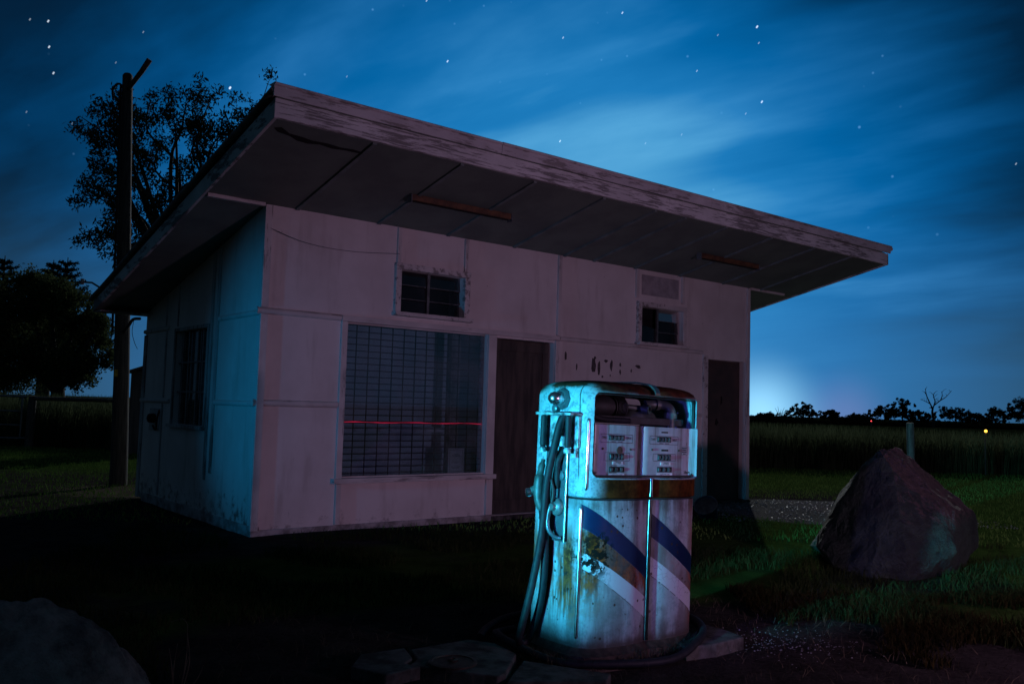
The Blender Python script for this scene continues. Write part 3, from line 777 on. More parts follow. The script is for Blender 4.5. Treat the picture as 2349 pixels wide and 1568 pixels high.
def pump_paint(name, lower):
    m, nt, b, vec = new_mat(name)
    x, y, z = sep(nt, vec)
    n1 = noise(nt, vec, 4.5, 8, .62); n2 = noise(nt, vec, 22, 8, .68); dr = noise(nt, vec, 16, 6, .62, stretch=(1, 1, .12)); n3 = noise(nt, vec, 75, 4, .6)
    big = noise(nt, vec, 2.2, 4, .55)
    pal = (.31, .37, .41)
    c = mix(nt, n1.step(.3, .7), tuple(k * .72 for k in pal), pal)
    c = mix(nt, (n2 * .5 + n3 * .35 + n1 * .15).step(.47, .58) * (.45 if lower else .85), c, (.09, .155, .18))            # chalky mottling
    rust = mix(nt, (n2 * .7 + n3 * .3).step(.35, .65), (.018, .007, .003), (.23, .050, .009))
    front = y.step(.10, .06)
    if lower:
        L_ = x.step(.405, .400); Rr = x.step(.412, .416)
        on = front * x.step(-.016, -.010)
        jag = (n2 - .5) * .022
        def band(top0, tsl, bot0, bsl, xo=0.0):
            xx = x - xo
            return ((xx * -tsl + top0) - z).step(-.0015, .0015) * (z - (xx * -bsl + bot0)).step(-.0015, .0015)
        pl = band(.553, .60, .468, .655) * L_ + band(.533, .60, .437, .62, .407) * Rr      # pale torn decal
        torn = (n1 * .6 + n2 * .4 + (x - .13).abs() * -1.1 * L_ + z * .0).step(.44, .40)
        zone = band(.668, .655, .548, .60) * L_ * 1.0 + band(.632, .63, .53, .60, .407) * Rr * .40
        rz = zone * (n1 * .6 + dr * .5 + big * .3).step(.52, .68)
        c = mix(nt, (rz * on).min(1.0), c, rust)
        # brown drips under the top seam and at the left corner
        top = z.step(.60, .80) * (dr * .8 + n1 * .4).step(.48, .70) * front * .85
        c = mix(nt, top, c, (.085, .062, .058))
        smear = (dr * .55 + n1 * .45 + (big - .5) * .8).step(.40, .62) * .70 * front.max(.35)
        c = mix(nt, smear, c, (.085, .075, .075))
        corner = ((x - .02).abs().step(.10, .02)) * (z - .47).abs().step(.30, .06) * (dr * .75 + n2 * .35).step(.40, .60)
        c = mix(nt, corner * .95, c, rust)
        sided = x.step(.0, -.03) * (z - .42).abs().step(.34, .1) * (dr).step(.46, .60) * .9
        c = mix(nt, sided, c, rust)
        redge = x.step(.70, .80) * (dr * .7 + n1 * .4).step(.44, .62) * front * .8
        c = mix(nt, redge, c, rust)
        grime = (z.step(.22, .10) + z.step(.72, .80) * .9) * (n1 * .6 + dr * .5).step(.40, .62) * .7
        c = mix(nt, grime.min(1.0), c, (.05, .045, .045))
        # decal
        keep = on * pl * (1.0 - (1.0 - x.step(.05, .19)) * (n1 * .5 + n2 * .5).step(.50, .46) * L_).max(0.0)
        crack = voro(nt, vec, 26, 'DISTANCE_TO_EDGE').step(.016, .004) * (Rr + L_ * .25) * n1.step(.42, .55)
        dec = mix(nt, crack * .8, (.36, .39, .44), (.07, .05, .05))
        c = mix(nt, keep, c, dec)
        edge = on * ((z - (x * -.655 + .468)).abs().step(.004, .001) * L_ + (z - ((x - .407) * -.62 + .437)).abs().step(.004, .001) * Rr) * n2.step(.40, .5)
        c = mix(nt, edge * .8, c, (.04, .03, .03))
        # blue diagonal bands
        blue = (band(.782, .67, .668, .655) * L_ + band(.757, .68, .634, .63, .407) * Rr) * on
        chip = (n1 * .5 + n2 * .5).step(.30, .33)
        c = mix(nt, blue * chip, c, mix(nt, n1.step(.3, .7), (.002, .009, .034), (.003, .013, .048)))
        # black burnt-through spots near the left corner
        spots = noise(nt, vec, 34, 4, .6).step(.46, .52) * (((x - .05) * (x - .05) / .0100 + (z - .545) * (z - .545) / .016).step(1.3, .35)) * (n1 * .5 + n2 * .5).step(.40, .50) * y.step(.16, .1)
        c = mix(nt, spots, c, (.010, .008, .007))
        dots = voro(nt, vec, 22).step(.19, .14) * (noise(nt, vec, 9, 2)).step(.50, .56)
        c = mix(nt, dots * .9, c, (.03, .016, .010))
        rough_add = (rz * on).max(corner).max(top).max(spots).max(sided)
        c = mix(nt, z.step(.13, .095) * .8 * n2.step(.2, .5), c, (.05, .04, .035))
    else:
        belt = z.step(.926, .916) * x.step(-.01, .10) * front
        topm = (z + (n1 - .5) * .05).step(1.335, 1.372) * x.step(-.01, .06)
        tops = (z + (n1 - .5) * .10 + (n2 - .5) * .04).step(1.365, 1.392) * n1.step(.33, .47)
        corner = (z + (n1 - .5) * .07).step(1.325, 1.375) * y.step(.26, .38)
        rr = (belt * (n1 * .5 + dr * .5 + .28).step(.45, .60)).max(topm).max(tops).max(corner)
        low = z.step(.90, .83) * (n1 * .6 + n2 * .4).step(.48, .6) * .6
        rr = rr.max(low * x.step(-.02, .03))
        rim = ((x + .02).abs().step(.03, .005)) * (dr * .6 + n2 * .4).step(.54, .66) * .7
        rr = rr.max(rim)
        rough_add = rr
        rust2 = mix(nt, (n2 * .6 + n1 * .4).step(.35, .65), (.016, .007, .003), (.075, .026, .007))
        rust3 = mix(nt, (n2 * .6 + n1 * .4).step(.35, .65), (.014, .008, .006), (.075, .026, .014))
        c = mix(nt, rr, c, mix(nt, z.step(1.1, 1.2), rust2, rust3))
        groove = (y - (z - 1.0) * .02 - .058).abs().step(.0045, .002) * z.step(.90, .95)
        c = mix(nt, groove * .9, c, (.025, .02, .016))
        c = mix(nt, voro(nt, vec, 14).step(.07, .05) * .8, c, (.04, .02, .012))
    nt.links.new(c, b.inputs['Base Color'])
    b.inputs['Roughness'].default_value = .40
    rg = (n2 * .5 + n1 * .3 + .06) + rough_add * .45
    sp_ = rough_add * -.13 + .15
    nt.links.new(sp_.k, b.inputs['Specular IOR Level'])
    nt.links.new(rg.k, b.inputs['Roughness'])
    bump(nt, b, n1 * .4 + n2 * .35 + n3 * .15 + dr * .2, .35, .006)
    return m

def fuel_pump():
    M_low = pump_paint('rusted_cabinet_paint', True); M_up = pump_paint('rusted_hood_paint', False)
    m, nt, bs, vec = new_mat('stained_dial_enamel')
    dr = noise(nt, vec, 13, 5, .6, stretch=(1, 1, .06)); n2 = noise(nt, vec, 18, 6, .6); x, y, z = sep(nt, vec)
    c = mix(nt, n2.step(.3, .7), (.24, .26, .29), (.31, .33, .36))
    c = mix(nt, (dr + (n2 - .5) * .2).step(.50, .66) * .8, c, (.085, .06, .05))
    c = mix(nt, (x - .375).abs().step(.035, .0) * .85 * n2.step(.2, .6), c, (.09, .055, .03))
    nt.links.new(c, bs.inputs['Base Color']); bs.inputs['Roughness'].default_value = .28; bs.inputs['Specular IOR Level'].default_value = .22
    M_dial = m
    M_chrome = simple('pitted_chrome', (.86, .88, .90), (.6, .62, .64), 40, .25, 1.0, bmp=.03)
    M_dullchrome = simple('tarnished_chrome', (.42, .44, .45), (.22, .23, .24), 30, .18, 1.0, bmp=.03)
    M_mech = simple('greasy_iron', (.022, .026, .026), (.010, .010, .010), 14, .6, .2)
    M_mech2 = simple('grey_pipe_metal', (.07, .09, .085), (.03, .036, .034), 16, .5, .3)
    M_plate = simple('dark_grey_steel_plate', (.10, .13, .15), (.06, .075, .085), 10, .35, .4)
    M_scab = simple('flaking_blue_steel', (.35, .42, .44), (.03, .035, .04), 28, .5, .2)
    M_text = simple('black_print', (.012, .012, .015), None, 9, .5, bmp=0)
    M_white = simple('white_lettering_strip', (.62, .64, .68), None, 9, .4, bmp=0)
    M_wheel = simple('counter_wheel', (.09, .095, .10), (.03, .03, .032), 40, .45)
    p = thing('fuel_pump', 'rusty old twin dial petrol pump with blue diagonal stripes standing on a plinth', 'fuel pump', P0 + Vector((.008, 0, .006)), ROTZ)
    p.rotation_euler = (0, .026, ROTZ)       # it leans a little to the right
    def shell(name, levels, mat, n=160):
        """levels of (z, grow): stacked rings, capped"""
        mb = MB(); vs = []
        for (z, g) in levels:
            vs += [(x, y, z) for x, y in ring(n, .445 + g, .265 + g)]
        fs = [(i * n + k, i * n + (k + 1) % n, (i + 1) * n + (k + 1) % n, (i + 1) * n + k) for i in range(len(levels) - 1) for k in range(n)]
        fs += [tuple(range(n))[::-1], tuple(range((len(levels) - 1) * n, len(levels) * n))]
        return mb.add(vs, fs)
    shell('plinth', [(-.02, .03), (.055, .03), (.06, .02), (.10, -.012), (.112, -.02)], None).build('plinth', M_iron, p, 40)
    zl = [.085 + k * (.812 - .085) / 14 for k in range(15)]
    lc = shell('lower_cabinet', [(.080, -.012)] + [(z, -.002) for z in zl] + [(.814, -.012)], None).build('lower_cabinet', M_low, p, 40)
    # hood: outer shell minus inner shell minus the through window
    lev = [(.822, -.006), (.828, .003)] + [(.84 + .05 * k, .004) for k in range(11)] + [(1.345, .003), (1.365, -.002), (1.385, -.014), (1.400, -.034), (1.411, -.065), (1.419, -.11), (1.425, -.17), (1.428, -.23)]
    outer = shell('hood', lev, None).build('hood', M_up, p, 45)
    inner = shell('x', [(.832, -.012), (1.33, -.012), (1.365, -.03), (1.385, -.06)], None).build('inner_cut', M_up, p)
    # window cutter, round-cornered
    def rrect(x0, x1, z0, z1, r, k=6):
        o = []
        for (cx, cz, a) in ((x1 - r, z1 - r, 0), (x0 + r, z1 - r, 90), (x0 + r, z0 + r, 180), (x1 - r, z0 + r, 270)):
            for i in range(k + 1):
                w = R(a + 90 * i / k); o.append((cx + r * math.cos(w), cz + r * math.sin(w)))
        return o
    cut = MB().prism(rrect(.012, .808, .926, 1.358, .03), 'y', -.4, .9).build('window_cut', M_up, p)
    for cc in (inner, cut):
        bo = outer.modifiers.new('cut', 'BOOLEAN'); bo.object = cc; bo.operation = 'DIFFERENCE'; bo.solver = 'EXACT'
    dg = bpy.context.evaluated_depsgraph_get()
    me = bpy.data.meshes.new_from_object(outer.evaluated_get(dg))
    outer.modifiers.clear(); outer.data = me
    me.polygons.foreach_set('use_smooth', [True] * len(me.polygons)); me.set_sharp_from_angle(angle=R(40))
    for cc in (inner, cut): bpy.data.objects.remove(cc)
    hood = outer
    # dark rubber seal round the front window
    mb = MB(); o = rrect(.016, .804, .930, 1.354, .028); i_ = rrect(.026, .794, .938, 1.348, .024)
    def yf(x): return .215 - .265 * (1 - (abs(x - .41) / .445) ** 4.2) ** (1 / 4.2) + crease(x)
    n = len(o)
    mb.add([(x, yf(x) + .012, z) for x, z in o] + [(x, yf(x) + .012, z) for x, z in i_] + [(x, yf(x) + .03, z) for x, z in i_],
           [(k, (k + 1) % n, n + (k + 1) % n, n + k) for k in range(n)] + [(n + k, n + (k + 1) % n, 2 * n + (k + 1) % n, 2 * n + k) for k in range(n)])
    mb.build('window_seal', M_mech, hood, 30)
    # groove between the cabinet and the hood
    shell('g', [(.80, -.014), (.83, -.014)], None).build('seam', M_black, p)
    # chrome
    def half_rod(x, y, z0, z1, r, name='chrome_rod'):
        return MB().tube([(x, y, z0 - r * .9), (x, y, z0 - r * .3), (x, y, z0 + r), (x, y, z1 - r), (x, y, z1 + r * .3), (x, y, z1 + r * .9)], [r * .3, r * .8, r, r, r * .8, r * .3], 12).build(name, M_chrome, p, 60)
    half_rod(-.008, .018, .868, 1.217, .0095); half_rod(-.016, .040, .138, .772, .0095)
    MB().tube([(.41, -.034, .095), (.41, -.034, .812)], .0135, 16).build('chrome_strip', M_dullchrome, p, 60)
    MB().tube([(.411, -.038, .829), (.411, -.038, .922)], .0125, 16).build('chrome_strip', M_dullchrome, p, 60)
    pts = [(.42, -.057, 1.362), (.42, -.058, 1.372), (.42, -.046, 1.395), (.42, -.02, 1.412), (.42, .02, 1.423), (.42, .1, 1.433), (.42, .26, 1.433), (.42, .40, 1.425)]
    mb = MB()
    for (a, c) in zip(pts[:-1], pts[1:]):
        mb.add([(.403, a[1], a[2] + .003), (.437, a[1], a[2] + .003), (.437, c[1], c[2] + .003), (.403, c[1], c[2] + .003), (.403, a[1] + .004, a[2] - .006), (.437, a[1] + .004, a[2] - .006), (.437, c[1] + .004, c[2] - .006), (.403, c[1] + .004, c[2] - .006)],
               [(0, 1, 2, 3), (0, 3, 7, 4), (1, 5, 6, 2)])
    mb.build('chrome_clip', M_chrome, hood, 50)
    # ---------------- works inside the hood
    MB().box(.0, .82, .17, .18, .84, 1.20).build('inner_bulkhead', M_mech, p)
    mt = MB().lathe([(.001, 0), (.05, 0), (.058, .01), (.058, .20), (.05, .21), (.05, .22), (.06, .222), (.062, .30), (.05, .318), (.012, .32)], 24, along((.055, .16, 1.292), (1, 0, 0)))
    mo = mt.build('motor', M_mech, p, 35)
    mb = MB()
    for k in range(7): mb.lathe([(.062, 0), (.066, 0), (.066, .004), (.062, .004)], 24, along((.285 + k * .010, .16, 1.292), (1, 0, 0)))
    mb.build('fins', M_mech, mo, 30)
    mb = MB().tube([(.375, .16, 1.30), (.43, .15, 1.298), (.49, .145, 1.292)], [.017, .015, .02], 12); mb.lathe([(.001, 0), (.026, 0), (.026, .045), (.015, .046), (.015, .02), (.001, .02)], 16, along((.49, .12, 1.29), (.35, -1, 0)))
    mb.build('coupling', M_mech2, p, 40)
    mb = MB().lathe([(.15, 0), (.148, .012), (.13, .035), (.09, .054), (.04, .062), (.001, .063)], 28, Matrix.Translation((.52, .20, 1.235)) @ Matrix.Diagonal((1, .6, 1, 1)))
    mb.build('air_separator', M_mech2, p, 50)
    mb = MB().tube(smoothline([(.56, .17, 1.318), (.63, .16, 1.322), (.685, .12, 1.318), (.705, .10, 1.29), (.705, .10, 1.25), (.705, .10, 1.18)], 5), .026, 14)
    mb.lathe([(.036, 0), (.036, .03)], 8, Matrix.Translation((.705, .10, 1.248))); mb.lathe([(.034, 0), (.034, .022)], 14, along((.635, .157, 1.322), (1, -.3, 0)))
    mb.build('elbow_pipe', M_mech2, p, 45)
    mb = MB().tube(smoothline([(.03, .10, 1.34), (.045, .09, 1.29), (.07, .08, 1.245), (.13, .075, 1.225), (.22, .08, 1.222), (.36, .09, 1.222)], 6), .015, 12)
    mb.tube(smoothline([(.03, .14, 1.33), (.05, .11, 1.31), (.052, .10, 1.27), (.03, .10, 1.24)], 5), .007, 8)
    mb.build('cable', M_rubber, p, 50)
    MB().box(.10, .80, .085, .115, 1.205, 1.245).build('cross_beam', M_mech, p, bevel=.004)
    mb = MB()
    for k, (u, z) in enumerate(((.045, 1.33), (.05, 1.30), (.065, 1.27), (.06, 1.345))): mb.lathe([(.001, 0), (.012, 0), (.012, .02), (.001, .02)], 8, along((u, .10, z), (.3 * k - .4, -1, .2)))
    mb.build('fittings', M_mech2, p)
    # ---------------- dial faces
    def dial(x0, x1, lip_r):
        fr = MB()
        prof = []
        for t in np.linspace(0, 1, 25):
            x = x0 + (x1 - x0) * t
            y = (yf(.41 + (x - .41) * .96) - crease(x)) * .35 + .026
            y += .028 * max(0, 1 - (x - x0) / .03) ** 2 if not lip_r else .028 * max(0, 1 - (x - x0) / .03) ** 2
            if lip_r: y -= .036 * max(0, 1 - (x1 - x) / .034) ** 1.6
            else: y += .028 * max(0, 1 - (x1 - x) / .03) ** 2
            prof.append((x, y))
        n = len(prof)
        vs = [(x, y, .928) for x, y in prof] + [(x, y, 1.196) for x, y in prof] + [(x, y + .006, 1.196) for x, y in prof]
        fr.add(vs, [(i, i + 1, n + i + 1, n + i) for i in range(n - 1)] + [(n + i, n + i + 1, 2 * n + i + 1, 2 * n + i) for i in range(n - 1)])
        return fr.build('dial_face', M_dial, p, 30), (lambda x: float(np.interp(x, [a for a, _ in prof], [b_ for _, b_ in prof])))
    dl, fl = dial(.004, .372, False); drr, fr_ = dial(.380, .806, True)
    def text(s, x, z, size, parent, fy, mat=M_text, shear=0, dy=.002):
        cu = bpy.data.curves.new('t', 'FONT'); cu.body = s; cu.size = size; cu.align_x = 'CENTER'; cu.align_y = 'CENTER'; cu.shear = shear
        cu.offset = size * .012
        to = bpy.data.objects.new('t', cu); C.objects.link(to)
        me = bpy.data.meshes.new_from_object(to.evaluated_get(bpy.context.evaluated_depsgraph_get()))
        bpy.data.objects.remove(to); bpy.data.curves.remove(cu)
        for v in me.vertices:
            vx, vy = v.co.x, v.co.y; v.co = (x + vx, fy(x) - dy, z + vy)
        me.materials.clear()
        return link('lettering', me, mat, parent)
    def frame(mb, x0, x1, z0, z1, fy, w=.0022):
        y = min(fy(x0), fy(x1), fy((x0 + x1) / 2)) - .0015
        r = .006
        o = rrect(x0, x1, z0, z1, r, 4); i_ = rrect(x0 + w, x1 - w, z0 + w, z1 - w, r - w, 4); n = len(o)
        mb.add([(x, y, z) for x, z in o] + [(x, y, z) for x, z in i_], [(k, (k + 1) % n, n + (k + 1) % n, n + k) for k in range(n)])
    def counters(parent, fy, x0, x1, z0, z1, n, small=False):
        y = fy((x0 + x1) / 2)
        MB().box(x0, x1, y - .0012, y + .02, z0, z1).build('counter_window', M_black, parent)
        w = (x1 - x0) / n
        mb = MB(); dg_ = []
        for k in range(n):
            a, c = x0 + w * (k + .12), x0 + w * (k + (.70 if not small else .55))
            h = (z1 - z0) / 2
            mb.tube([(a, y + .006, z0 + h), (c, y + .006, z0 + h)], h * .92, 14)
        mb.build('number_wheels', M_wheel, parent, 30)
    def face(parent, fy, q, right):
        mb = MB()
        frame(mb, *q['sale'], fy); frame(mb, *q['lit'], fy); frame(mb, *q['note'], fy, .0018)
        x0, x1, z0, z1 = q['note']; y = fy((x0 + x1) / 2) - .0018
        for k in range(4):
            zc = z1 - .010 - k * .0105; w = (x1 - x0) * (.40, .34, .40, .24)[k]
            n = 5
            for i in range(n):
                a = (x0 + x1) / 2 - w + 2 * w * i / n
                mb.add([(a, y, zc - .003), (a + 2 * w / n * .8, y, zc - .003), (a + 2 * w / n * .8, y, zc + .003), (a, y, zc + .003)], [(0, 1, 2, 3)])
        lx = q['note_line']; y = fy(lx[0]) - .0018
        mb.add([(lx[0], y, lx[1]), (lx[0] + .003, y, lx[1]), (lx[2] + .003, y, lx[3]), (lx[2], y, lx[3])], [(0, 1, 2, 3)])
        cw = q['c1']
        for (a, c) in ((.15, .45), (.55, .85)):
            xa = cw[0] + (cw[1] - cw[0]) * a; xb = cw[0] + (cw[1] - cw[0]) * c; y = fy(xa) - .0018
            mb.add([(xa, y, cw[2] - .009), (xb, y, cw[2] - .009), (xb, y, cw[2] - .005), (xa, y, cw[2] - .005)], [(0, 1, 2, 3)])
        mb.build('printed_frames', M_text, parent)
        s = q['sale']
        text('THIS', (s[0] + q['c1'][0]) / 2 - .004, (q['c1'][2] + q['c1'][3]) / 2 - .001, .0165, parent, fy)
        text('$', q['c1'][0] - .006, q['c1'][3] - .004, .012, parent, fy)
        text('SALE', (s[1] + q['c1'][1]) / 2, (q['c1'][2] + q['c1'][3]) / 2 - .001, .0165, parent, fy)
        counters(parent, fy, *q['c1'], 4); counters(parent, fy, *q['c2'], 4); counters(parent, fy, *q['c3'], 3, True)
        x0, x1, z0, z1 = q['strip']; y = fy((x0 + x1) / 2)
        MB().box(x0, x1, y - .0022, y, z0, z1).build('litres_strip', M_white, parent)
        text('LITRES', (x0 + x1) / 2, (z0 + z1) / 2, .0170, parent, fy, dy=.0036)
        x0, x1, z0, z1 = q['cents']; y = fy((x0 + x1) / 2)
        MB().box(x0, x1, y - .0022, y, z0, z1).build('price_strip', M_white, parent)
        text('CENTS PER LITRE', (x0 + x1) / 2, (z0 + z1) / 2, .0100, parent, fy, dy=.0036)
        for (x, z) in q['screws']: MB().lathe([(.001, 0), (.006, 0), (.006, .004), (.001, .005)], 10, along((x, fy(x) - .0005, z), (0, -1, 0))).build('screw', M_iron, parent)
        text('Gilbarco', *q['logo'], .024, parent, fy, shear=.45)
    face(dl, fl, dict(sale=(.072, .306, 1.104, 1.149), lit=(.104, .288, 1.011, 1.055), note=(.012, .050, 1.046, 1.096), note_line=(.012, 1.118, .017, 1.102),
                      c1=(.134, .246, 1.117, 1.144), c2=(.140, .246, 1.016, 1.050), c3=(.142, .252, .953, .982), strip=(.162, .238, .9935, 1.0085), cents=(.140, .252, .934, .946),
                      screws=((.092, 1.073), (.292, 1.072)), logo=(.045, .952)), False)
    face(drr, fr_, dict(sale=(.438, .668, 1.103, 1.149), lit=(.468, .650, 1.013, 1.054), note=(.704, .752, 1.047, 1.097), note_line=(.748, 1.120, .744, 1.102),
                       c1=(.498, .610, 1.116, 1.145), c2=(.505, .612, 1.017, 1.050), c3=(.505, .622, .954, .983), strip=(.530, .610, .9925, 1.0075), cents=(.502, .626, .936, .949),
                       screws=((.458, 1.074), (.676, 1.073)), logo=(.752, .953)), True)
    # broken hole and slots
    y = fl(.212); mb = MB().lathe([(.001, 0), (.021, 0), (.021, .002)], 16, along((.212, y - .0005, 1.066), (0, -1, 0))); mb.build('broken_hole', M_iron, dl)
    y = fr_(.555); MB().box(.53, .582, y - .0015, y + .01, 1.165, 1.173).build('slot', M_black, drr); MB().box(.534, .588, y - .0015, y + .01, 1.067, 1.077).build('slot', M_black, drr)
    # ---------------- the left end: sight dome, hose bracket, nozzle boot
    x_s = -.036
    mb = MB().lathe([(.001, -.02), (.058, -.02), (.058, .010), (.050, .018), (.046, .022), (.001, .022)], 8, along((x_s, .185, 1.318), (-1, 0, 0)))
    sd = mb.build('sight_glass', M_plate, p, 30)
    MB().lathe([(.030, .02), (.033, .03), (.034, .06), (.031, .075), (.022, .088), (.010, .094), (.001, .095)], 20, along((x_s, .185, 1.318), (-1, 0, 0))).build('dome', M_chrome, sd, 60)
    MB().lathe([(.001, -.01), (.020, -.01), (.022, .008), (.020, .03), (.012, .036), (.001, .036)], 14, along((x_s, .22, 1.268), (-1, 0, 0))).build('bolt', M_plate, p, 40)
    br = MB().box(-.112, .01, .045, .315, 1.232, 1.246); br.box(-.048, -.03, .05, .31, 1.07, 1.231)
    bk = br.build('hose_bracket', M_scab, p, bevel=.003)
    for v in (.085, .275):
        MB().tube([(-.085, v, 1.068), (-.085, v, 1.075), (-.085, v, 1.225), (-.085, v, 1.231)], [.010, .0165, .0165, .010], 14).build('roller', M_rubber, bk, 40)
        MB().lathe([(.006, 0), (.018, .0), (.020, .02), (.012, .03)], 10, Matrix.Translation((-.085, v, 1.040))).build('roller_foot', M_scab, bk, 40)
    MB().box(-.05, -.033, .06, .09, 1.02, 1.07).build('bracket_tail', M_scab, bk)
    pl = MB().box(-.050, -.02, .125, .285, .592, 1.052).build('nozzle_plate', M_plate, p, bevel=.004)
    MB().tube([(-.050, .12, .595), (-.050, .12, 1.05)], .005, 8).build('edge_strip', M_chrome, pl, 50)
    MB().lathe([(.001, 0), (.022, 0), (.024, .010), (.012, .014), (.001, .014)], 14, along((-.05, .155, .925), (-1, 0, 0))).build('bolt', M_plate, pl, 40)
    kn = MB().lathe([(.001, 0), (.044, 0), (.046, .014), (.040, .024), (.022, .034), (.018, .05), (.001, .052)], 20, along((-.05, .175, .765), (-1, 0, 0))).build('switch_knob', M_grey, pl, 40)
    MB().tube(smoothline([(-.088, .185, .775), (-.10, .195, .71), (-.10, .185, .65), (-.075, .16, .615), (-.055, .135, .612)], 5), [.013] * 5 + [.011] * 16, 10).build('lever', M_plate, kn, 50)
    # nozzle hung beside the plate
    nz = MB().tube(smoothline([(-.085, .265, 1.0), (-.10, .262, .95), (-.115, .258, .88), (-.12, .25, .80), (-.10, .235, .74)], 5), [.012] * 3 + [.018] * 5 + [.026] * 6 + [.024] * 5 + [.020] * 2, 12)
    nz.tube([(-.110, .262, .86), (-.135, .278, .84), (-.150, .288, .83)], [.020, .021, .020], 12)
    nzo = nz.build('nozzle', M_mech2, p, 50)
    MB().tube(smoothline([(-.09, .215, .93), (-.10, .18, .90), (-.095, .165, .84), (-.095, .175, .79)], 5), .008, 8).build('trigger_guard', M_mech, nzo, 50)
    MB().lathe([(.001, 0), (.023, 0), (.023, .018), (.017, .022), (.001, .022)], 14, along((-.148, .287, .831), (-.8, .4, -.2))).build('nozzle_cap', M_chrome, nzo, 40)
    # hoses: down from the bracket to the ground and up to the nozzle
    hp = [(-.02, .12, 1.235), (-.075, .145, 1.215), (-.10, .17, 1.06), (-.112, .20, .884), (-.118, .215, .626), (-.140, .25, .354), (-.165, .285, .15), (-.165, .30, .085),
          (-.13, .315, .062), (-.095, .305, .09), (-.075, .285, .17), (-.070, .25, .30), (-.08, .225, .45), (-.088, .222, .60), (-.098, .232, .70), (-.105, .238, .755)]
    MB().tube(smoothline(hp, 7), .0195, 12).build('hose', M_rubber, p, 60)
    MB().tube(smoothline([(-.045, .145, 1.06), (-.075, .16, 1.0), (-.07, .17, .93), (-.065, .175, .86)], 5), .015, 10).build('hose_tail', M_rubber, p, 60)
    MB().lathe([(.001, 0), (.02, 0), (.022, .03), (.017, .05), (.001, .05)], 12, Matrix.Translation((-.062, .15, 1.075))).build('hose_clamp', M_scab, p, 40)
    # the far nozzle boot just showing on the right end
    MB().lathe([(.001, -.02), (.04, -.02), (.045, .0), (.038, .02), (.001, .024)], 16, along((.862, .17, .895), (1, 0, 0)) @ Matrix.Diagonal((1.6, .9, 1, 1))).build('end_boot', M_mech, p, 40)
fuel_pump()

# ================================================================== YARD THINGS
def slab(poly, z0, z1, label):
    o = MB().prism(poly, 'z', z0, z1)
    me = bpy.data.meshes.new('concrete_slab'); me.from_pydata(o.v, [], o.f); me.update()
    ob = link('concrete_slab', me, M_concrete, None, None, .008)
    tag(ob, label, 'concrete slab', 'broken concrete slabs round the pump')
def loc2(pts): return [tuple(pw(u, v, 0).xy) for u, v in pts]
slab(loc2([(.60, -.16), (.80, -.20), (1.05, -.19), (1.085, -.05), (1.10, .22), (.99, .40), (.80, .30)]), -.05, .052, 'pale concrete slab corner sticking out to the right of the pump')
slab(loc2([(-.50, .02), (-.44, .04), (-.19, .27), (-.16, .48), (-.24, .62), (-.60, .62), (-.66, .46), (-.74, .40), (-.70, .32)]), -.05, .040, 'concrete slab with round fuel filler cover left of the pump')
slab([tuple(pw(u, v, 0).xy) for u, v in ((-.72, .33), (-.76, .41), (-.68, .47), (-.62, .64), (-.86, .66), (-1.0, .50), (-.93, .30))], -.05, .046, 'cracked off concrete slab corner furthest left of the pump')
slab([(.02, 4.12), (.48, 4.16), (.52, 4.30), (.10, 4.48)], -.05, .022, 'dark low concrete slab in front of the pump')
fc = thing('fuel_filler_cover', 'round rusted iron fuel filler cover set in the concrete slab', 'cover', (-.24, 4.33, .041))
MB().lathe([(.001, 0), (.118, 0), (.118, .008), (.100, .011), (.097, .006), (.060, .008), (.001, .008)], 36).build('lid', M_iron, fc, 30)
MB().lathe([(.001, .008), (.022, .008), (.024, .018), (.014, .021), (.012, .012), (.001, .012)], 18).build('cap', M_iron, fc, 40)

def ground_hose():
    pts = [(-.13, 4.90, .02), (-.10, 5.08, .022), (-.02, 5.30, .022), (.12, 5.46, .022), (.45, 5.62, .02), (.85, 5.52, .022), (1.06, 5.34, .07), (1.115, 5.16, .075), (1.10, 4.95, .075), (1.02, 4.76, .06),
           (.90, 4.60, .03), (.74, 4.49, .025), (.46, 4.42, .028), (.27, 4.45, .025), (.08, 4.59, .055), (-.03, 4.80, .062), (-.03, 4.98, .03), (.06, 5.08, .025)]
    o = MB().tube(smoothline(pts, 8), .021, 12).build('rubber_hose', M_rubber, None, 60)
    tag(o, 'black rubber hose lying in a loop on the ground round the pump', 'hose')
ground_hose()

def boulder(name, pts, mat, cuts, disp, seed, label, loc):
    bm = bmesh.new()
    for q in pts: bm.verts.new(Vector(q) - Vector(loc))
    g = bmesh.ops.convex_hull(bm, input=bm.verts)
    bmesh.ops.delete(bm, geom=[e for e in g['geom_interior'] if isinstance(e, bmesh.types.BMVert)], context='VERTS')
    bmesh.ops.triangulate(bm, faces=bm.faces)
    for k in range(cuts):
        bmesh.ops.subdivide_edges(bm, edges=bm.edges, cuts=1, use_grid_fill=True)
    bm.normal_update()
    for v in bm.verts:
        p = v.co
        d = mnoise.fractal(p * 2.1 + Vector((seed, 0, 0)), 1.0, 2.0, 5) * disp + mnoise.fractal(p * 7 + Vector((0, seed, 0)), 1.0, 2.0, 4) * disp * .36
        v.co = p + v.normal * d
    me = bpy.data.meshes.new(name); bm.to_mesh(me); bm.free()
    o = link(name, me, mat, None, 35); o.location = loc
    tag(o, label, 'boulder'); return o
M_rock = rock_mat('dark_basalt', (.034, .058, .038), (.008, .014, .010), (.075, .105, .070), True)
M_rock2 = rock_mat('brown_boulder_stone', (.40, .33, .28), (.07, .06, .055), (.18, .15, .14))
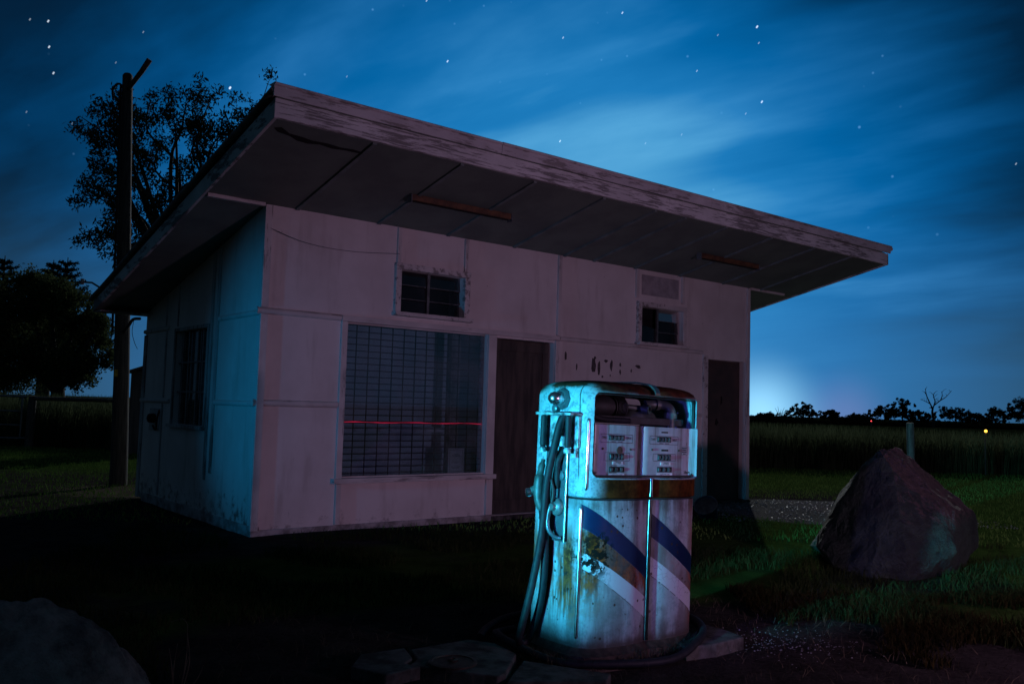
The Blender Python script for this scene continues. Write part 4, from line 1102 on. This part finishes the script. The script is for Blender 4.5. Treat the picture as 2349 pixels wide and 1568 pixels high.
boulder('boulder', [(3.28, 7.75, .95), (3.30, 7.6, .85), (3.38, 7.47, .71), (3.56, 7.45, .60), (3.76, 7.5, .50), (3.49, 8.05, 1.0), (3.60, 8.15, .985), (3.90, 8.15, .755), (4.04, 8.0, .565), (4.17, 8.0, .46), (4.31, 8.15, .36), (4.29, 8.1, .20),
                    (4.02, 7.8, .03), (3.76, 7.45, -.02), (3.21, 7.10, -.02), (2.90, 7.16, 0), (2.73, 7.35, .03), (2.71, 7.7, .16), (2.75, 7.8, .25), (2.87, 7.85, .45), (3.01, 7.85, .66), (3.14, 7.85, .76), (3.22, 7.9, .87), (3.33, 7.95, .985),
                    (3.15, 7.02, .22), (3.6, 7.16, .24), (2.95, 7.12, .18), (3.0, 8.8, 0), (3.9, 8.9, 0), (3.3, 8.6, .6), (3.9, 8.6, .45)], M_rock, 5, .038, 4.2,
        'big dark angular boulder on the grass right of the pump', (3.55, 7.9, 0))
boulder('boulder', [(-3.0, 3.7, 0), (-2.9, 3.4, .35), (-2.3, 3.45, .44), (-1.98, 3.55, .455), (-1.84, 3.62, .455), (-1.74, 3.66, .41), (-1.63, 3.7, .30), (-1.55, 3.75, .17), (-1.49, 3.80, 0), (-1.6, 4.1, 0), (-2.0, 4.3, .1), (-2.6, 4.4, .1),
                    (-1.72, 3.35, .16), (-1.62, 3.4, 0), (-2.0, 3.15, .22), (-2.3, 3.0, .18), (-2.2, 2.9, 0), (-2.9, 3.0, 0), (-2.0, 4.0, .35)], M_rock2, 5, .055, 9.1,
        'rough brown boulder in the dark grass at lower left', (-2.2, 3.6, 0))

def bucket():
    o = thing('bucket', 'small dark blue bucket lying tipped near the side door', 'bucket', (2.42, 10.75, .11), 0)
    M = Matrix.Rotation(R(-28), 4, 'Y') @ Matrix.Rotation(R(38), 4, 'X')
    MB().lathe([(.001, -.12), (.105, -.12), (.135, .09), (.130, .09), (.100, -.11), (.001, -.11)], 24, M).build('body', M_bucket, o, 30)
    MB().lathe([(.134, .082), (.144, .082), (.144, .097), (.134, .097), (.134, .082)], 24, M).build('rim', M_grey, o, 30)
bucket()

# utility pole
def pole():
    o = thing('utility_pole', 'dark weathered timber power pole with a broken crossarm stub', 'pole', (-5.66, 12.9, 0))
    pts = [(0, 0, -.1), (-.01, 0, .4), (-.05, 0, 1.6), (-.09, 0, 2.5), (-.17, 0, 4.4), (-.235, 0, 6.08), (-.236, 0, 6.11)]
    MB().tube(pts, [.125, .118, .108, .104, .088, .072, .05], 16).build('shaft', M_polewood, o, 40)
    MB().tube([(-.17, -.08, 5.86), (.02, -.12, 6.10), (.145, -.15, 6.28)], [.034, .038, .042], 8).build('crossarm_stub', M_polewood, o, 40)
    MB().tube(smoothline([(-.44, .02, 5.72), (-.455, .02, 5.86), (-.40, .02, 5.95), (-.33, .0, 5.94), (-.30, -.06, 5.86), (-.275, -.09, 5.5), (-.245, -.10, 4.6), (-.20, -.11, 3.2), (-.17, -.12, 2.2)], 6), .017, 8).build('cable_conduit', M_black, o, 50)
    MB().tube(smoothline([(-.02, -.10, 2.20), (.10, -.2, 2.30), (.20, -.3, 2.38), (.34, -.4, 2.385)], 6), .022, 8).build('service_bracket', M_black, o, 50)
    MB().tube(smoothline([(.26, -.4, 2.38), (.24, -.4, 2.2), (.28, -.4, 2.05), (.33, -.4, 1.95)], 5), .004, 5).build('loose_wire', M_black, o)
    MB().box(-.105, -.06, -.116, -.108, 1.56, 1.66).build('tag', M_yellow, o)
pole()

# ------------- fence and gate at the back left
def fence():
    for (x, y, h, r, lab) in ((-11.55, 21.3, 1.22, .10, 'weathered timber gate post holding the end of the top rail'),):
        o = MB().tube([(0, 0, -.1), (0, 0, h * .5), (.015, 0, h), (.015, 0, h + .005)], [r, r * .96, r * .9, r * .5], 12).build('fence_post', M_fencewood, None, 40)
        o.location = (x, y, 0); tag(o, lab, 'post')
    o = MB().tube([(-11.46, 21.28, 1.165), (-10.0, 21.25, 1.17), (-8.6, 21.25, 1.16)], [.05, .048, .045], 10).build('fence_rail', M_fencewood, None, 40)
    tag(o, 'long timber rail running from the gate post behind the power pole', 'rail')
    o = MB().tube([(0, 0, -.1), (0, 0, 1.10)], [.08, .075], 10).build('fence_post', M_fencewood, None, 40); o.location = (-8.62, 21.3, 0)
    tag(o, 'timber fence post carrying the far end of the rail by the shed', 'post')
    g = thing('farm_gate', 'galvanised tube farm gate beside the timber gate post', 'gate', (-11.75, 21.3, 0))
    top = [(-3.2, 0, 1.20), (-.18, 0, 1.205), (-.07, 0, 1.18), (-.03, 0, 1.10), (-.03, 0, .30), (-.06, 0, .22), (-.14, 0, .20), (-3.2, 0, .20)]
    fr = MB().tube(smoothline(top, 5), .024, 8).build('gate_frame', M_gate, g, 50)
    for z in (.85, .515): MB().tube([(-3.2, 0, z), (-.05, 0, z)], .018, 8).build('gate_bar', M_gate, g, 50)
    MB().tube([(-1.7, 0, .2), (-1.7, 0, 1.2)], .016, 8).build('gate_upright', M_gate, g, 50)
fence()
o = MB().tube([(6.13, 13.5, -.1), (6.14, 13.5, .7), (6.13, 13.5, 1.215), (6.13, 13.5, 1.22)], [.058, .057, .055, .03], 10).build('fence_post', M_fencewood, None, 40)
tag(o, 'lone round timber post standing behind the big boulder', 'post')

s = thing('shed', 'small rusty tin shed half hidden behind the shop corner', 'shed', (-8.1, 20.3, 0), R(8))
MB().box(-.52, .75, -.4, .9, -.02, 1.86).build('wall', M_shed, s)
MB().prism([(-.60, 1.80), (.12, 2.06), (.84, 1.80), (.84, 1.84), (.12, 2.11), (-.60, 1.85)], 'y', -.5, 1.0).build('roof', M_shedroof, s)

# ------------- trees
def leaf_cards(centres, per, spread, size, aspect=2.2, droop=0.0):
    """many small leaf faces round every centre; returns V, F"""
    Cn = np.repeat(np.asarray(centres, float), per, 0)
    n = len(Cn)
    off = RNG.normal(size=(n, 3)); off /= np.linalg.norm(off, axis=1, keepdims=True) + 1e-9
    off *= (RNG.random((n, 1)) ** .5) * spread
    P = Cn + off
    d = RNG.normal(size=(n, 3)); d[:, 2] -= droop; d /= np.linalg.norm(d, axis=1, keepdims=True) + 1e-9
    w = np.cross(d, RNG.normal(size=(n, 3))); w /= np.linalg.norm(w, axis=1, keepdims=True) + 1e-9
    s = size * RNG.uniform(.6, 1.35, (n, 1))
    a = P - d * s * .5; c = P + d * s * .5; m_ = P + d * s * .05
    V = np.stack([a, m_ + w * s / aspect / 2, c, m_ - w * s / aspect / 2], 1).reshape(-1, 3)
    F = np.arange(4 * n).reshape(n, 4)
    return V, F

def grow(mb, base, direction, length, rad, depth, tips, bend=.35, split=(2, 3), ratio=.72, up=.15, rnd=random):
    p = Vector(base); d = Vector(direction).normalized(); pts = [p.copy()]; n = 4
    for k in range(n):
        d = (d + Vector((rnd.uniform(-1, 1), rnd.uniform(-1, 1), rnd.uniform(-.6, 1))) * bend * .35 + Vector((0, 0, up * .2))).normalized()
        p = p + d * length / n; pts.append(p.copy())
    mb.tube(pts, [rad * (1 - .38 * k / n) for k in range(n + 1)], 6 if depth else 5, caps=False)
    if depth <= 0:
        tips += pts[2:]; return
    if depth <= 1: tips += pts[3:]
    for _ in range(rnd.randint(*split)):
        a = Vector((rnd.uniform(-1, 1), rnd.uniform(-1, 1), rnd.uniform(-.35, .8)))
        nd = (d + a * .95).normalized()
        grow(mb, pts[-1] if rnd.random() < .7 else pts[-2], nd, length * ratio * rnd.uniform(.8, 1.2), rad * .6, depth - 1, tips, bend, split, ratio, up, rnd)

def tree_gum(name, loc, trunk_h, h, depth, per, spread, leaf, label, mat, seed, lean=(0, 0), group=None, dense=1):
    rn = random.Random(seed)
    o = thing(name, label, 'tree', loc, 0, group)
    mb = MB(); tips = []
    top = Vector((lean[0], lean[1], trunk_h))
    mb.tube([(0, 0, -.2), top * .4 + Vector((.05, 0, 0)), top], [h * .028, h * .023, h * .018], 8)
    for k in range(5):
        a = k * 2 * math.pi / 5 + rn.uniform(-.4, .4)
        grow(mb, top if k else top * .8, (math.cos(a) * .8, math.sin(a) * .8, rn.uniform(.35, 1.1)), h * .24, h * .012, depth, tips, .5, (2, 3), .70, .2, rn)
    mb.build('trunk', M_bark, o, 50)
    V, F = leaf_cards([tuple(t) for t in tips], per, spread, leaf, 3.2, .5)
    np_mesh('crown', V, F, mat, o)
    return o

# gum tree behind the roof at left: crown shaped by the blobs it shows in the photo
def big_gum():
    o = thing('gum_tree', 'tall open gum tree rising behind the shop roof', 'tree', (-11.0, 28, 0))
    rn = random.Random(5); mb = MB(); cl = []
    mb.tube([(1.2, .2, -.2), (1.0, .1, 2.5), (.5, 0, 4.4), (.1, 0, 5.6)], [.30, .25, .20, .16], 10)
    ends = [(-3.4, .3, 10.4), (-2.7, -.4, 9.6), (-2.6, .6, 11.0), (-1.9, 0, 10.9), (-1.2, .5, 11.1), (-2.9, .2, 8.4), (-2.4, -.5, 7.6), (-2.7, .3, 6.7), (-1.9, .2, 6.3), (-1.7, 0, 8.6), (-.8, .4, 9.5),
            (-.1, -.3, 10.3), (.1, .2, 11.25), (.8, .4, 10.4), (1.0, -.2, 10.9), (1.5, .3, 10.1), (1.9, .5, 9.3), (.6, -.6, 9.0), (-.4, .5, 7.9), (.4, .3, 7.2), (-1.1, -.4, 7.1), (1.3, .2, 8.1), (2.3, .1, 9.9), (-1.2, .2, 5.9), (-.5, -.3, 6.3), (2.6, .4, 11.4), (2.45, .2, 10.9), (2.0, -.3, 7.6), (-2.1, .4, 9.2), (-3.0, 0, 9.9)]
    hub = Vector((.1, 0, 5.6))
    for e in ends:
        e = Vector(e)
        k = hub.lerp(e, .45) + Vector((rn.uniform(-.5, .5), rn.uniform(-.5, .5), rn.uniform(-.2, .7)))
        k2 = hub.lerp(e, .75) + Vector((rn.uniform(-.35, .35), rn.uniform(-.3, .3), rn.uniform(-.1, .4)))
        mb.tube(smoothline([hub - Vector((0, 0, .5)), k, k2, e], 4), [.085 - .075 * t / 12 for t in range(13)], 6, False)
        for _ in range(9):
            s0 = k2.lerp(e, rn.uniform(0, 1.0)); t = s0 + Vector((rn.uniform(-.75, .75), rn.uniform(-.6, .6), rn.uniform(-.35, .6)))
            mid = s0.lerp(t, .5) + Vector((0, 0, rn.uniform(-.08, .12)))
            mb.tube([s0, mid, t], [.016, .011, .005], 4, False)
            for _ in range(3):
                cl.append(tuple(t + Vector((rn.uniform(-.2, .2), rn.uniform(-.2, .2), rn.uniform(-.2, .15)))))
    mb.build('trunk', M_bark, o, 50)
    V, F = leaf_cards(cl, 25, .28, .15, 2.8, .7)
    np_mesh('crown', V, F, M_leaf_euc, o)
big_gum()

def dense_tree(name, loc, blobs, label, mat, leaf=.14, dens=230, trunk=.3, cat='tree', group=None, per=26):
    o = thing(name, label, cat, loc, 0, group)
    V, F, n0 = [], [], 0
    for (x, y, z, r) in blobs:
        # a lumpy blob made of clumps on its shell
        k = max(8, int(dens * r * r / 3)); dirs = RNG.normal(size=(k, 3)); dirs /= np.linalg.norm(dirs, axis=1, keepdims=True)
        cs = np.array([x, y, z]) + dirs * r * RNG.uniform(.55, 1.0, (k, 1)) * np.array([1, 1, .85])
        v, f = leaf_cards(cs, per, r * .24 + .10, leaf, 1.7)
        V.append(v); F.append(f + n0); n0 += len(v)
    np_mesh('crown', np.concatenate(V), np.concatenate(F), mat, o)
    zc = min(b_[2] for b_ in blobs)
    mb = MB().tube([(0, 0, -.2), (.05, 0, zc * .6), (0, 0, zc + .3)], [trunk, trunk * .8, trunk * .5], 8)
    for (x, y, z, r) in blobs[:6]: mb.tube([(0, 0, zc * .7), (x * .5, y * .5, (z + zc) * .45), (x, y, z)], [trunk * .45, trunk * .3, trunk * .12], 6, False)
    mb.build('trunk', M_bark, o, 50)
    return o
bl = []
rn = random.Random(3)
for (x, z, r) in ((-2.5, 4.3, 1.5), (-1.4, 5.0, 1.2), (-.4, 4.9, 1.1), (.5, 4.5, 1.0), (1.1, 3.9, .8), (1.7, 4.0, .45), (2.0, 3.3, .40), (1.4, 3.0, .7), (.7, 2.4, .9), (1.15, 1.9, .55), (-.4, 2.9, 1.4), (-1.7, 2.6, 1.5), (-2.8, 2.4, 1.5), (1.9, 2.65, .35), (-.2, 5.25, .6), (-1.1, 5.5, .5)):
    bl.append((x, rn.uniform(-.6, .6), z, r))
dense_tree('broadleaf_tree', (-17.5, 34, 0), bl, 'dense rounded dark tree left of the power pole', M_leaf_round, .115, 260, .35, per=45)

def norfolk(loc, h, label, w=1.0):
    o = thing('norfolk_pine', label, 'pine tree', loc, 0, 'norfolk pines behind the dense tree')
    mb = MB().tube([(0, 0, -.2), (0, 0, h * .5), (0, 0, h)], [.28, .16, .02], 8)
    V, F, n0 = [], [], 0
    z = h * .45
    k = 0
    while z < h - .1:
        t = (h - z) / (h * .55); ln = (.25 + 2.0 * t) * w
        nb = 8
        for i in range(nb):
            a = 2 * math.pi * (i + .5 * (k % 2)) / nb + random.uniform(-.25, .25)
            lb = ln * random.uniform(.72, 1.12)
            e = Vector((math.cos(a) * lb, math.sin(a) * lb, z + lb * random.uniform(.22, .42)))
            s0 = Vector((0, 0, z + random.uniform(-.12, .12)))
            mb.tube([s0, s0.lerp(e, .5) - Vector((0, 0, .05 * lb)), e], [.03, .02, .006], 4, False)
            cs = [tuple(s0.lerp(e, q) - Vector((0, 0, .05 * lb * 4 * q * (1 - q)))) for q in np.linspace(.15, 1, max(5, int(lb * 11)))]
            v, f = leaf_cards(cs, 14, .07 + .035 * lb, .13, 2.8)
            V.append(v); F.append(f + n0); n0 += len(v)
        z += .30 + .22 * t; k += 1
    mb.build('trunk', M_bark, o, 50)
    np_mesh('crown', np.concatenate(V), np.concatenate(F), M_leaf_pine, o)
norfolk((-26.3, 45, 0), 8.35, 'norfolk pine at the far left with upswept branches', 1.0)
norfolk((-23.05, 45, 0), 8.35, 'tallest norfolk pine tip right of its neighbours above the dense tree', 1.15)
norfolk((-24.3, 46, 0), 8.35, 'middle norfolk pine tip above the dense tree', .85)
norfolk((-25.1, 47, 0), 8.1, 'norfolk pine tip second from the left above the dense tree', .7)

# row of trees along the right horizon
def far_tree(x, y, ztop, w, label, seed, base=.2):
    rn = random.Random(seed); bl = []
    w *= 1.25
    for k in range(24):
        q = rn.uniform(0, 1)
        bl.append((rn.uniform(-.5, .5) * w * (1.05 - .55 * q), rn.uniform(-.3, .3) * w, base + (ztop - base) * (.30 + .56 * q), w * rn.uniform(.07, .13)))
    bl.append((rn.uniform(-.1, .1) * w, 0, ztop - w * .12, w * .12))
    for k in range(16):
        q = rn.uniform(-.58, .58)
        bl.append((q * w, rn.uniform(-.1, .1) * w, base + (ztop - base) * rn.uniform(.40, 1.04 - abs(q) * .75), w * rn.uniform(.04, .065)))
    return dense_tree('horizon_tree', (x, y, 0), bl, label, M_leaf_far, .17, 60, .14, per=46, group='dark trees along the right horizon')
K = 2.0
def fx(x): return x * K
def fz(z): return 1.27 + (z - 1.27) * K
for i, (x, zt, w, lab) in enumerate((
        (23.6, 1.45, 4.6, 'low domed dark bush on the horizon beside the shop wall'),
        (26.6, 2.45, 4.4, 'rounded horizon tree next right of the domed bush'),
        (29.2, 1.95, 2.9, 'small spiky horizon tree left of the red beacon'),
        (31.5, 1.62, 4.2, 'low spreading horizon tree just left of the red beacon'),
        (34.0, 2.5, 4.4, 'sparse horizon tree just right of the red beacon'),
        (35.6, 3.3, 4.2, 'tall flat topped horizon tree above the lone post'),
        (37.3, 2.05, 3.8, 'thin horizon tree at the foot of the bare dead tree'),
        (40.4, 2.6, 5.0, 'wide horizon tree right of the bare dead tree'),
        (42.3, 2.05, 3.4, 'horizon tree left above the yellow lamp'),
        (44.1, 2.65, 4.2, 'horizon tree right above the yellow lamp'),
        (47.0, 3.6, 6.4, 'largest dark horizon tree at the right edge'))):
    far_tree(fx(x), 160, fz(zt), w, lab, 20 + i)

def scrub():
    cs = np.stack([RNG.uniform(38, 112, 2600), RNG.uniform(150, 158, 2600), RNG.uniform(-.2, 1, 2600)], 1)
    cs[:, 2] *= .75 + .5 * np.sin(cs[:, 0] * .31) * np.sin(cs[:, 0] * .83) + .25 * np.sin(cs[:, 0] * 2.1)
    V, F = leaf_cards(cs, 14, .45, .30, 1.7)
    tag(np_mesh('scrub', V, F, M_leaf_far), 'low dark scrub at the foot of the horizon trees', 'scrub', None, 'stuff')
scrub()
def far_wood():
    # the dark trees across the road, seen mirrored in the shop window
    cs = []
    for k in range(60):
        x = RNG.uniform(-70, 20); h = RNG.uniform(4, 9)
        for q in range(14): cs.append((x + RNG.normal() * 1.8, -46 + RNG.normal() * 1.5, h * (.2 + .8 * RNG.random() ** .7)))
    V, F = leaf_cards(cs, 26, 1.1, .7, 1.6)
    tag(np_mesh('wood', V, F, M_leaf_far), 'dark trees across the road mirrored in the shop window', 'wood', None, 'stuff')
far_wood()
def dead_tree():
    o = thing('dead_tree', 'bare dead tree with forked branches on the right horizon', 'tree', (67.2, 140, 0))
    mb = MB(); T = lambda x, z, y=0: (x, y, z)
    rn = random.Random(8)
    def br(pts, r0, r1):
        pts = smoothline(pts, 4); mb.tube(pts, [r0 + (r1 - r0) * i / (len(pts) - 1) for i in range(len(pts))], 6, False)
        for i in range(3, len(pts) - 1, 2):
            q = pts[i]; d = Vector((rn.uniform(-1, 1), rn.uniform(-.4, .4), rn.uniform(.1, 1))) * .75
            mb.tube([q, q + d * .5 + Vector((0, 0, .1)), q + d], [r1 * 1.1, r1 * .8, r1 * .4], 5, False)
    br([T(0, -.2), T(.1, 1.2), T(-.1, 2.4), T(.0, 3.2)], .24, .14)
    br([T(.0, 3.0), T(-.7, 4.4), T(-1.0, 5.2), T(-1.2, 6.2)], .12, .04)
    br([T(-.4, 3.8), T(-1.2, 4.2), T(-2.0, 4.5)], .07, .03)
    br([T(.0, 3.1), T(.35, 4.2), T(.1, 5.0), T(.25, 5.6)], .11, .04)
    br([T(.2, 3.6), T(1.2, 4.4), T(2.0, 4.9), T(3.0, 6.0)], .11, .03)
    br([T(1.2, 4.4), T(1.5, 5.2), T(1.4, 5.8)], .07, .03)
    mb.build('trunk', M_bark, o, 50)
dead_tree()
def agave():
    o = thing('spiky_plant', 'thin spiky flower stalks above the domed bush', 'plant', (48.4, 158, 0))
    mb = MB()
    for (dx, z) in ((-.9, 2.6), (-.4, 2.9), (.2, 2.4), (.8, 2.8), (1.2, 2.3)):
        mb.tube([(0, 0, 0), (dx * .4, 0, 1.7), (dx, 0, z)], [.05, .05, .02], 5, False)
    mb.build('stalk', M_leaf_far, o)
agave()

# far lamps that are lit
o = thing('yard_lamp', 'small lit yellow yard lamp on a short post at the tall grass', 'lamp', (11.24, 20.85, 0))
MB().tube([(0, 0, -.1), (0, 0, 1.0)], .016, 8).build('post', M_bark, o)
MB().lathe([(.001, 0), (.025, .01), (.034, .035), (.025, .06), (.001, .07)], 12, Matrix.Translation((0, -.03, 1.01))).build('bulb', emit('yellow_glow', (1.0, .52, .06), 3.0), o)
lp = light('yard_lamp_light', 'POINT', (11.24, 20.6, 1.10), .5, (1.0, .6, .12), shadow_soft_size=.05); lp.parent = None
o = thing('signal_mast', 'thin mast with a small red warning light on the horizon', 'mast', (49.2, 120, 0))
MB().tube([(0, 0, -.1), (0, 0, .82)], .05, 6).build('mast', M_grey, o)
MB().lathe([(.001, 0), (.06, .02), (.08, .07), (.06, .12), (.001, .14)], 10, Matrix.Translation((0, 0, .82))).build('beacon', emit('red_beacon_glow', (1.0, .05, .06), 4), o)

# ------------- grass
def blades(name, P, h, w, mat, label, cat='grass', bend=.45, kind='stuff'):
    n = len(P)
    a = RNG.uniform(0, 2 * np.pi, n); c = RNG.uniform(0, 2 * np.pi, n)
    H_ = (h * RNG.uniform(.5, 1.25, n))[:, None]
    W_ = (w * RNG.uniform(.7, 1.3, n))[:, None]
    side = np.stack([np.cos(a), np.sin(a), np.zeros(n)], 1)
    ln = np.stack([np.cos(c), np.sin(c), np.zeros(n)], 1) * RNG.uniform(.1, 1, (n, 1)) * bend
    up = np.array([0, 0, 1.0])
    b0 = P - side * W_; b1 = P + side * W_
    m0 = P + (up * .55 + ln * .30) * H_ - side * W_ * .75; m1 = m0 + side * W_ * 1.5
    t0 = P + (up * .95 + ln) * H_ - side * W_ * .15; t1 = t0 + side * W_ * .3
    V = np.stack([b0, b1, m1, m0, t1, t0], 1).reshape(-1, 3)
    I = np.arange(n)[:, None] * 6
    F = np.concatenate([I + np.array([[0, 1, 2, 3]]), I + np.array([[3, 2, 4, 5]])], 0)
    o = np_mesh(name, V, F, mat); tag(o, label, cat, None, kind); return o
def inb(P, m=.15):
    d = P - np.array([B0.x, B0.y, 0]); u = d[:, 0] * BE.x + d[:, 1] * BE.y; v = d[:, 0] * BN.x + d[:, 1] * BN.y
    return (u > -m) & (u < L + m) & (v > -m) & (v < WD + m)
def scatter(n, x0, x1, y0, y1):
    return np.stack([RNG.uniform(x0, x1, n), RNG.uniform(y0, y1, n), np.zeros(n)], 1)
def clumpy(P, sc, thr, seed):
    k = np.array([mnoise.noise(Vector((p[0] * sc, p[1] * sc, seed))) for p in P]); return P[k > thr]
# tall grass field beyond the lawn
y = 21.3 + RNG.exponential(2.2, 62000); x = RNG.uniform(-1, 1, 62000) * (y * .64 + 2)
P = np.stack([x, y + .35 * np.sin(x * .9) + .25 * np.sin(x * 2.3), np.zeros_like(x)], 1); P = P[P[:, 1] < 40]
blades('tall_grass', P, np.clip(1.0 - P[:, 0] * .010, .84, 1.16), .011, M_tall, 'tall dark grass field beyond the mown lawn', 'tall grass', .28)
# mown lawn
P = scatter(70000, -13, 14, 9.0, 21.2); P = P[np.abs(P[:, 0]) < P[:, 1] * .66]; P = P[~inb(P)]
P = P[~(((P[:, 0] - 4.4) ** 2 / 2.8 + (P[:, 1] - 12) ** 2 / 2.4) < 1.1)]
blades('lawn_grass', P, .045, .006, M_lawn, 'short mown lawn grass around the shop', 'lawn', .8)
# rough grass in the foreground
P = scatter(60000, -3.6, 6.2, 2.6, 9.0); P = P[np.abs(P[:, 0]) < P[:, 1] * .68 + .3]; P = P[~inb(P, .3)]
P = P[((P[:, 0] - .7) ** 2 / 5.2 + (P[:, 1] - 4.6) ** 2 / 1.7) > 1.0]
P = clumpy(P, 1.1, -.12, 2.0)
blades('rough_grass', P, .075, .0035, M_grass, 'rough low grass in the dark foreground yard', 'grass', .9)
P = scatter(16000, 1.6, 4.6, 4.6, 6.5); P = P[(P[:, 0] - 1.25) * 1.0 + (P[:, 1] - 6.3) * .55 > 0]; P = clumpy(P, 1.6, -.05, 6.0)
blades('long_grass_tufts', P, .078, .0034, M_tuft, 'longer green grass tufts between the pump and the big boulder', 'grass', .9)
# straw litter on the bare yard
P = scatter(2200, -1.6, 2.6, 3.6, 6.2)
blades('straw_litter', P, .05, .0016, M_straw, 'dry straw litter on the bare earth round the pump', 'straw', 2.2)
# grass caught under the hose
P = np.array([tuple(pw(.41 + .50 * math.cos(a) * r, .215 + .33 * math.sin(a) * r, 0)) for a, r in zip(RNG.uniform(0, 6.283, 2200), RNG.uniform(.97, 1.12, 2200))])
blades('pump_base_grass', P, .07, .002, M_straw, 'dry grass growing round the foot of the pump', 'grass', 1.0)
def pebbles():
    n = 2000
    Q = np.stack([1.55 + RNG.normal(size=300) * .22, 5.05 + RNG.normal(size=300) * .16, np.zeros(300)], 1)
    P = np.concatenate([scatter(1700, 2.6, 6.2, 10.6, 13.4), Q])
    s = np.concatenate([RNG.uniform(.006, .020, 1700), RNG.uniform(.002, .007, 300)])
    base = np.array([(1, 0, 0), (0, 1, 0), (-1, 0, 0), (0, -1, 0), (0, 0, .7), (0, 0, -.4)], float)
    V = (P[:, None, :] + base[None] * s[:, None, None] * RNG.uniform(.6, 1.3, (n, 6, 1))).reshape(-1, 3)
    f = np.array([(0, 1, 4), (1, 2, 4), (2, 3, 4), (3, 0, 4), (1, 0, 5), (2, 1, 5), (3, 2, 5), (0, 3, 5)])
    F = (np.arange(n)[:, None, None] * 6 + f[None]).reshape(-1, 3)
    m = simple('pale_pebbles', (.22, .23, .23), (.07, .07, .07), 3, .3, bmp=0)
    o = np_mesh('gravel', V, F, m); tag(o, 'loose pale gravel and stone chips on the bare ground', 'gravel', None, 'stuff')
pebbles()
def weed(loc, label):
    o = thing('dry_weed', label, 'weed', loc)
    mb = MB()
    for (dx, dy, h) in ((0, 0, .20), (.045, .02, .27), (-.02, .03, .17), (.07, -.01, .24), (.03, .05, .13), (.10, .03, .10)):
        mb.tube(smoothline([(dx * .6, dy, -.01), (dx, dy, h * .5), (dx + random.uniform(-.03, .03), dy, h)], 4), [.0028] * 5 + [.0016] * 4, 5, False)
    mb.tube(smoothline([(.045, .02, .27), (.02, .02, .30), (-.03, .02, .285)], 4), .0015, 4, False)
    mb.build('stem', M_stalk, o)
weed((-1.44, 3.95, 0), 'thin dry weed stems beside the brown boulder')
